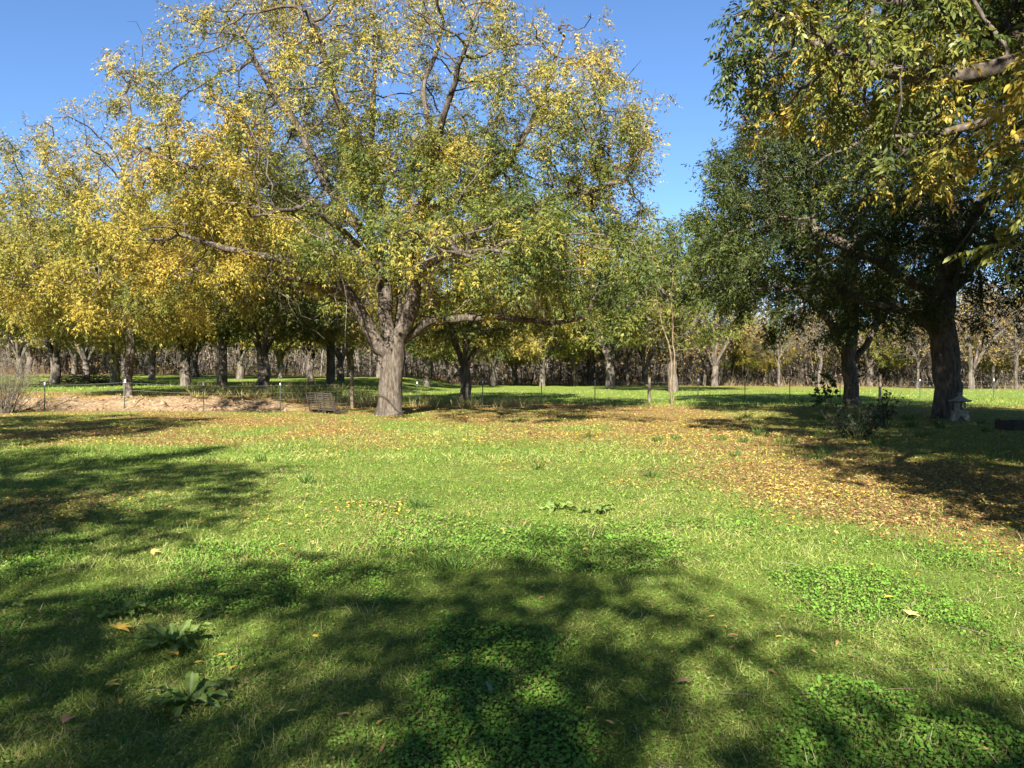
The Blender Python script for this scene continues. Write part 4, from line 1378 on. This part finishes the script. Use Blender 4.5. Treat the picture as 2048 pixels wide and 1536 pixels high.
def clover_part(n, y0, y1, r0, r1, rg, power=1.0):
    """round scalloped leaves on short stalks, in patches"""
    x, y = wedge(n, y0, y1, rg, power)
    cl = f_clover(x, y)
    keep = rg.random(n) < np.maximum(cl * .85, .09) * (.55 + .9 * vnoise(x * 9, y * 9, seed=47))
    x, y, cl = x[keep], y[keep], cl[keep]
    n = len(x)
    p = place(x, y)
    p[:, 2] += (.008 + .034 * rg.random(n) ** .8) * (.35 + .65 * cl)
    nr = norm(rg.normal(size=(n, 3)) * .42 + np.array([0, -.15, 1.]))
    ref = norm(rg.normal(size=(n, 3)))
    s = norm(np.cross(nr, ref)); u = np.cross(nr, s)
    r = rg.uniform(r0, r1, n)
    a = np.linspace(0, 2 * math.pi, 6, endpoint=False)
    jr = rg.uniform(.78, 1.15, (n, 6)) * r[:, None]
    v = p[:, None] + (s[:, None] * np.cos(a)[None, :, None] + u[:, None] * np.sin(a)[None, :, None]) * jr[..., None] + nr[:, None] * (rg.uniform(-.2, .25, (n, 6)) * r[:, None])[..., None]
    f = np.arange(n * 6).reshape(n, 6)
    t = np.clip(rg.random((n, 1)) * .6 + .9 * (fbm(x * 1.5, y * 1.3, seed=48, octv=2) - .3)[:, None], 0, 1)
    c = np.array([[.08, .18, .022]]) * (1 - t) + np.array([[.17, .32, .04]]) * t
    c = np.where(rg.random((n, 1)) < .04, np.array([[.24, .25, .05]]), c)
    return v.reshape(-1, 3), [f], np.repeat(c, 6, 0)

def litter_part(n, y0, y1, L0, L1, rg, power=1.0, bright=.35, sparse=.015, six=True):
    x, y = wedge(n, y0, y1, rg, power)
    keep = rg.random(n) < np.maximum(f_litter(x, y) * .9, sparse) * (1 - .6 * f_bank(x, y))
    x, y = x[keep], y[keep]
    n = len(x)
    p = place(x, y)
    p[:, 2] += rg.uniform(.004, .03, n)
    d = norm(rg.normal(size=(n, 3)) * np.array([1, 1, .22]))
    up = norm(rg.normal(size=(n, 3)) * .38 + np.array([0, 0, 1.]))
    L = rg.uniform(L0, L1, n)
    v, f, k = blades6(p, d, up, L, L * rg.uniform(.25, .42, n), .22, .2) if six else blades4(p, d, up, L, L * rg.uniform(.3, .48, n), .2)
    C = np.array([(.58, .43, .05), (.52, .35, .06), (.42, .28, .10), (.34, .21, .09), (.26, .15, .065), (.18, .10, .05)])
    br = bright + .9 * (fbm(x * .8, y * .6, seed=63, octv=3) - .5)
    t = np.where(rg.random(n) < br, rg.integers(0, 3, n), rg.integers(2, 6, n))
    c = C[t] * (.7 + .5 * rg.random((n, 1)))
    return v, f, np.repeat(c, k, 0)

rg = np.random.default_rng(101)
V, F, C = join([grass_part(130000, 2.6, 7, .022, .058, .0021, rg), grass_part(110000, 7, 15, .03, .07, .004, rg), grass_part(90000, 15, 36, .05, .11, .008, rg),
                grass_part(30000, 38, 80, .08, .22, .018, rg, lean=.4)])
o = obj('grass', mesh_np('grass', V, F, M_grass, C))
tag(o, 'short mixed grass of the lawn, green and straw-coloured', 'grass', kind='stuff')
V, F, C = join([weeds_part(88000, 2.6, 7.5, .011, .022, rg), weeds_part(40000, 7.5, 16, .018, .035, rg), weeds_part(24000, 16, 34, .03, .06, rg)])
o = obj('low_weeds', mesh_np('low_weeds', V, F, M_grass, C))
tag(o, 'tiny-leaved weeds creeping through the lawn', 'weeds', kind='stuff')
V, F, C = join([clover_part(180000, 2.6, 8, .004, .0115, rg), clover_part(80000, 8, 22, .009, .017, rg)])
o = obj('clover', mesh_np('clover', V, F, M_grass, C))
tag(o, 'bright green round-leaved weed patches spread over the lawn', 'weeds', kind='stuff')
V, F, C = join([litter_part(40000, 2.8, 9, .025, .065, rg, sparse=.008, bright=.22), litter_part(150000, 9, 20, .025, .068, rg, bright=.24, six=False), litter_part(95000, 20, 47, .04, .085, rg, bright=.42, sparse=.04, six=False)])
o = obj('fallen_leaves', mesh_np('fallen_leaves', V, F, M_litter, C))
tag(o, 'yellow and brown fallen leaves littering the ground under the trees', 'leaves', kind='stuff')

# grass tufts and dry tall grass
def tufts(name, spots, rg, label, cols, nb=46, h=.22, w=.004, sp=.12):
    parts = []
    for x0, y0, s in spots:
        n = int(nb)
        a = rg.uniform(0, 6.28, n); rr = rg.random(n) * sp * s
        p = np.stack([x0 + rr * np.cos(a), y0 + rr * np.sin(a), np.full(n, gz(x0, y0) - .01)], 1)
        d = norm(np.stack([np.cos(a) * .5, np.sin(a) * .5, np.ones(n)], 1) + rg.normal(size=(n, 3)) * .25)
        L = h * s * rg.uniform(.5, 1.1, n)
        v, f, k = blades6(p, d, norm(rg.normal(size=(n, 3))), L, np.full(n, w * 2 * (1 + .04 * y0)), .1, .35)
        c = np.array(cols)[rg.integers(0, len(cols), n)] * (.7 + .6 * rg.random((n, 1)))
        parts.append((v, f, np.repeat(c, k, 0)))
    V, F, C = join(parts)
    o = obj(name, mesh_np(name, V, F, M_grass, C))
    tag(o, label, 'grass', kind='stuff')
sp = []
for px, py in [(835, 1020), (905, 1140), (1315, 885), (1350, 880), (1440, 880), (1490, 885), (1560, 885), (1630, 920), (1650, 910), (1180, 875), (1470, 915), (1080, 945), (1300, 960), (520, 925), (610, 970), (1640, 800), (1600, 805)]:
    y = 2772 / (py - 745)
    sp.append((px_x(px, y), y, rng.uniform(.7, 1.2)))
for k in range(26):
    y = rng.uniform(19, 31); sp.append((rng.uniform(6, 18), y, rng.uniform(.8, 1.6)))
tufts('grass_tufts', sp, rg, 'taller dark green grass tufts standing out of the lawn', [(.06, .12, .02), (.09, .15, .03), (.05, .09, .02)])
sp = [(px_x(px, y), y, rng.uniform(.8, 1.5)) for px, y in [(rng.uniform(380, 760), rng.uniform(40, 56)) for _ in range(90)] + [(rng.uniform(815, 1080), rng.uniform(38, 47)) for _ in range(40)]]
tufts('dry_grass', sp, rg, 'pale dry tall grass beyond the fence behind the swing', [(.30, .28, .10), (.22, .24, .07), (.38, .31, .15)], nb=30, h=.42, w=.004, sp=.35)

sp = []
for k in range(170):
    y = 2.8 * (14 / 2.8) ** rng.random(); sp.append((rng.uniform(-.66, .66) * y, y, rng.uniform(.35, .8)))
tufts('straw_tufts', sp, rg, 'scattered bent straw and long grass blades in the lawn', [(.40, .36, .17), (.28, .30, .09), (.16, .22, .05), (.46, .38, .22)], nb=16, h=.17, w=.0016, sp=.22)
n = 420
x, y = wedge(n, 2.8, 24, rg)
d = norm(rg.normal(size=(n, 3)) * np.array([1, 1, .08]))
v, f, k = sticks(place(x, y) + np.array([0, 0, .02]), d, rg.uniform(.05, .30, n), np.full(n, .0035), np.full(n, .0015), rg.normal(size=(n, 3)) * np.array([.04, .04, .005]), 2, rg)
o = obj('fallen_twigs', mesh_np('fallen_twigs', v, f, M_twig, np.repeat(np.array([[.12, .09, .065]]) * (.6 + 1.2 * rg.random((n, 1))), k, 0)))
tag(o, 'thin dry twigs scattered over the lawn', 'twigs', kind='stuff')

# ------------------------------------------------------------------ broad-leaved dock plants
def dock_leaf_mesh(seed, L=.24, W=.085):
    rg = np.random.default_rng(seed)
    nx, ny = 13, 7
    V = []
    for i in range(nx):
        t = i / (nx - 1)
        w = W * min(1, (max(0, t - .12) / .30)) ** .7 * max(0.0, 1 - max(0, (t - .55) / .455) ** 2) ** .6 + W * .08 * (1 - t)
        droop = -.30 * L * t ** 2.2
        for j in range(ny):
            s = (j / (ny - 1) - .5) * 2
            ruf = .016 * math.sin(t * 17 + 2.2 * s + seed) * abs(s)
            V.append((L * t, w * s * .5 * (1 + .08 * math.sin(t * 23 + seed)), droop + .18 * w * abs(s) + ruf))
    F = [(i * ny + j, i * ny + j + 1, (i + 1) * ny + j + 1, (i + 1) * ny + j) for i in range(nx - 1) for j in range(ny - 1)]
    V = np.array(V)
    c = np.tile(np.array([[.17, .25, .055]]), (len(V), 1))
    c[np.arange(len(V)) % ny == ny // 2] = (.33, .38, .19)
    return mesh_np('leaf', V, [np.array(F)], M_dock, c, True)
M_dock = leaf_mat('dock_leaf', .34, .08, .7)
me_dl = [dock_leaf_mesh(s, .20 + .02 * s, .070 + .006 * s) for s in range(4)]
def dock(px, py, n, size, seed, label, up=.75):
    y = 2772 / (py - 745); x = px_x(px, y)
    rg = random.Random(seed)
    root = empty('dock_plant', (x, y, gz(x, y) + .005))
    tag(root, label, 'plant', 'broad-leaved dock plants')
    for k in range(n):
        a = 2 * math.pi * k / n + rg.uniform(-.3, .3)
        e = rg.uniform(.18, up)
        s = size * .85 * rg.uniform(.6, 1.15)
        obj('leaf', me_dl[rg.randrange(4)], root, (.015 * math.cos(a), .015 * math.sin(a), .01), (rg.uniform(-.4, .4), -e, a), (s, s, s))
dock(243, 1232, 11, .95, 1, 'dock plant with shaded leaves farthest back of the three on the left')
dock(345, 1290, 17, 1.0, 2, 'large dark green dock plant in the middle of the left cluster', .95)
dock(375, 1400, 15, 1.05, 3, 'pale dusty dock plant nearest the viewer in the left cluster')
dock(425, 1225, 5, .75, 4, 'small flat dock plant beside the clover right of the left cluster')
dock(1115, 1025, 8, 1.15, 5, 'flat dock plant in full sun left of its twin in mid lawn')
dock(1190, 1030, 9, 1.15, 6, 'flat dock plant in full sun right of its twin in mid lawn')
dock(8, 1215, 5, .8, 7, 'dock plant cut off by the left picture edge')

# ------------------------------------------------------------------ single leaves that stand out
def single_leaf(px, py, L, W, colr, label, rz, tilt=.12, n=1, cat='leaf', name='fallen_leaf'):
    y = 2772 / (py - 745); x = px_x(px, y)
    L *= .72
    d = []
    for k in range(n):
        a = (k - (n - 1) / 2) * .8
        d.append((math.cos(a), math.sin(a), .25 if n > 1 else .1))
    d = norm(np.array(d))
    v, f, k = blades6(np.zeros((n, 3)), d, np.tile([[0, 0, 1.]], (n, 1)), np.full(n, L), np.full(n, L * W), .25, .18)
    me = mesh_np('fallen_leaf', v, f, M_litter, np.tile(np.array([colr]), (len(v), 1)))
    o = obj(name, me, None, (x, y, gz(x, y) + .035), (tilt, -tilt, rz))
    tag(o, label, cat, 'single leaves lying on the lawn')
YL, OR, BR = (.58, .40, .06), (.55, .30, .05), (.36, .20, .10)
single_leaf(235, 1268, .13, .36, (.50, .33, .06), 'five-fingered spray of ochre leaflets left of the large dock plant', 1.2, n=5)
single_leaf(352, 1318, .095, .38, OR, 'orange leaf lying right below the large dock plant', 2.6, n=2)
single_leaf(430, 1320, .10, .26, YL, 'thin yellow leaf lying right of the large dock plant', .25)
single_leaf(385, 1335, .07, .3, YL, 'small yellow leaf between large and pale dock plants', .5)
single_leaf(455, 1350, .09, .32, OR, 'amber leaf slanting on the grass right of the dock cluster', .9)
single_leaf(420, 1392, .07, .4, OR, 'little orange leaf tucked at the right of the pale dock plant', 1.2)
single_leaf(570, 1432, .09, .3, (.60, .48, .12), 'lone pale yellow leaf in the shade near the bottom', .1)
single_leaf(670, 1435, .10, .25, BR, 'dull tan leaf beside the lone pale yellow leaf', .3)
single_leaf(205, 1382, .12, .3, (.46, .33, .05), 'mustard leaf pair left of the pale dock plant', .35, n=2)
single_leaf(235, 1415, .11, .28, OR, 'upright amber leaf below the mustard leaf pair', 1.9)
single_leaf(120, 1455, .10, .35, (.45, .24, .12), 'pinkish brown leaf pair low at the left', 1.4, n=2)
single_leaf(1770, 1205, .12, .42, (.68, .52, .06), 'big bright yellow leaf on the green lawn at right', .1)
single_leaf(1822, 1240, .10, .36, (.66, .54, .16), 'pale yellow forked leaf spray below the big bright one', .6, n=4)
single_leaf(1745, 1140, .09, .4, OR, 'orange leaf curled in the clover edge at right', 1.0)
single_leaf(1820, 1158, .10, .34, (.64, .50, .07), 'yellow leaf against the dark clover edge at right', 2.2)
single_leaf(1455, 1278, .12, .34, BR, 'tan leaf lying in the shade centre right', .1)
single_leaf(1355, 1372, .13, .42, (.22, .13, .09), 'flat brown leaf in the dark shade below centre', .2)
single_leaf(1165, 1105, .10, .25, (.60, .44, .08), 'slim yellow leaf across the mid-lawn clover', .1, n=2)
single_leaf(980, 1392, .13, .48, (.16, .24, .13), 'single pale green oval leaf standing in the shade', 1.9, tilt=.5)
single_leaf(555, 1100, .12, .34, YL, 'bright yellow leaf by the clover patch left of centre', .5)
single_leaf(300, 1118, .14, .3, (.55, .38, .12), 'straw-coloured leaf spray on the grass above the dock plants', .3, n=4)
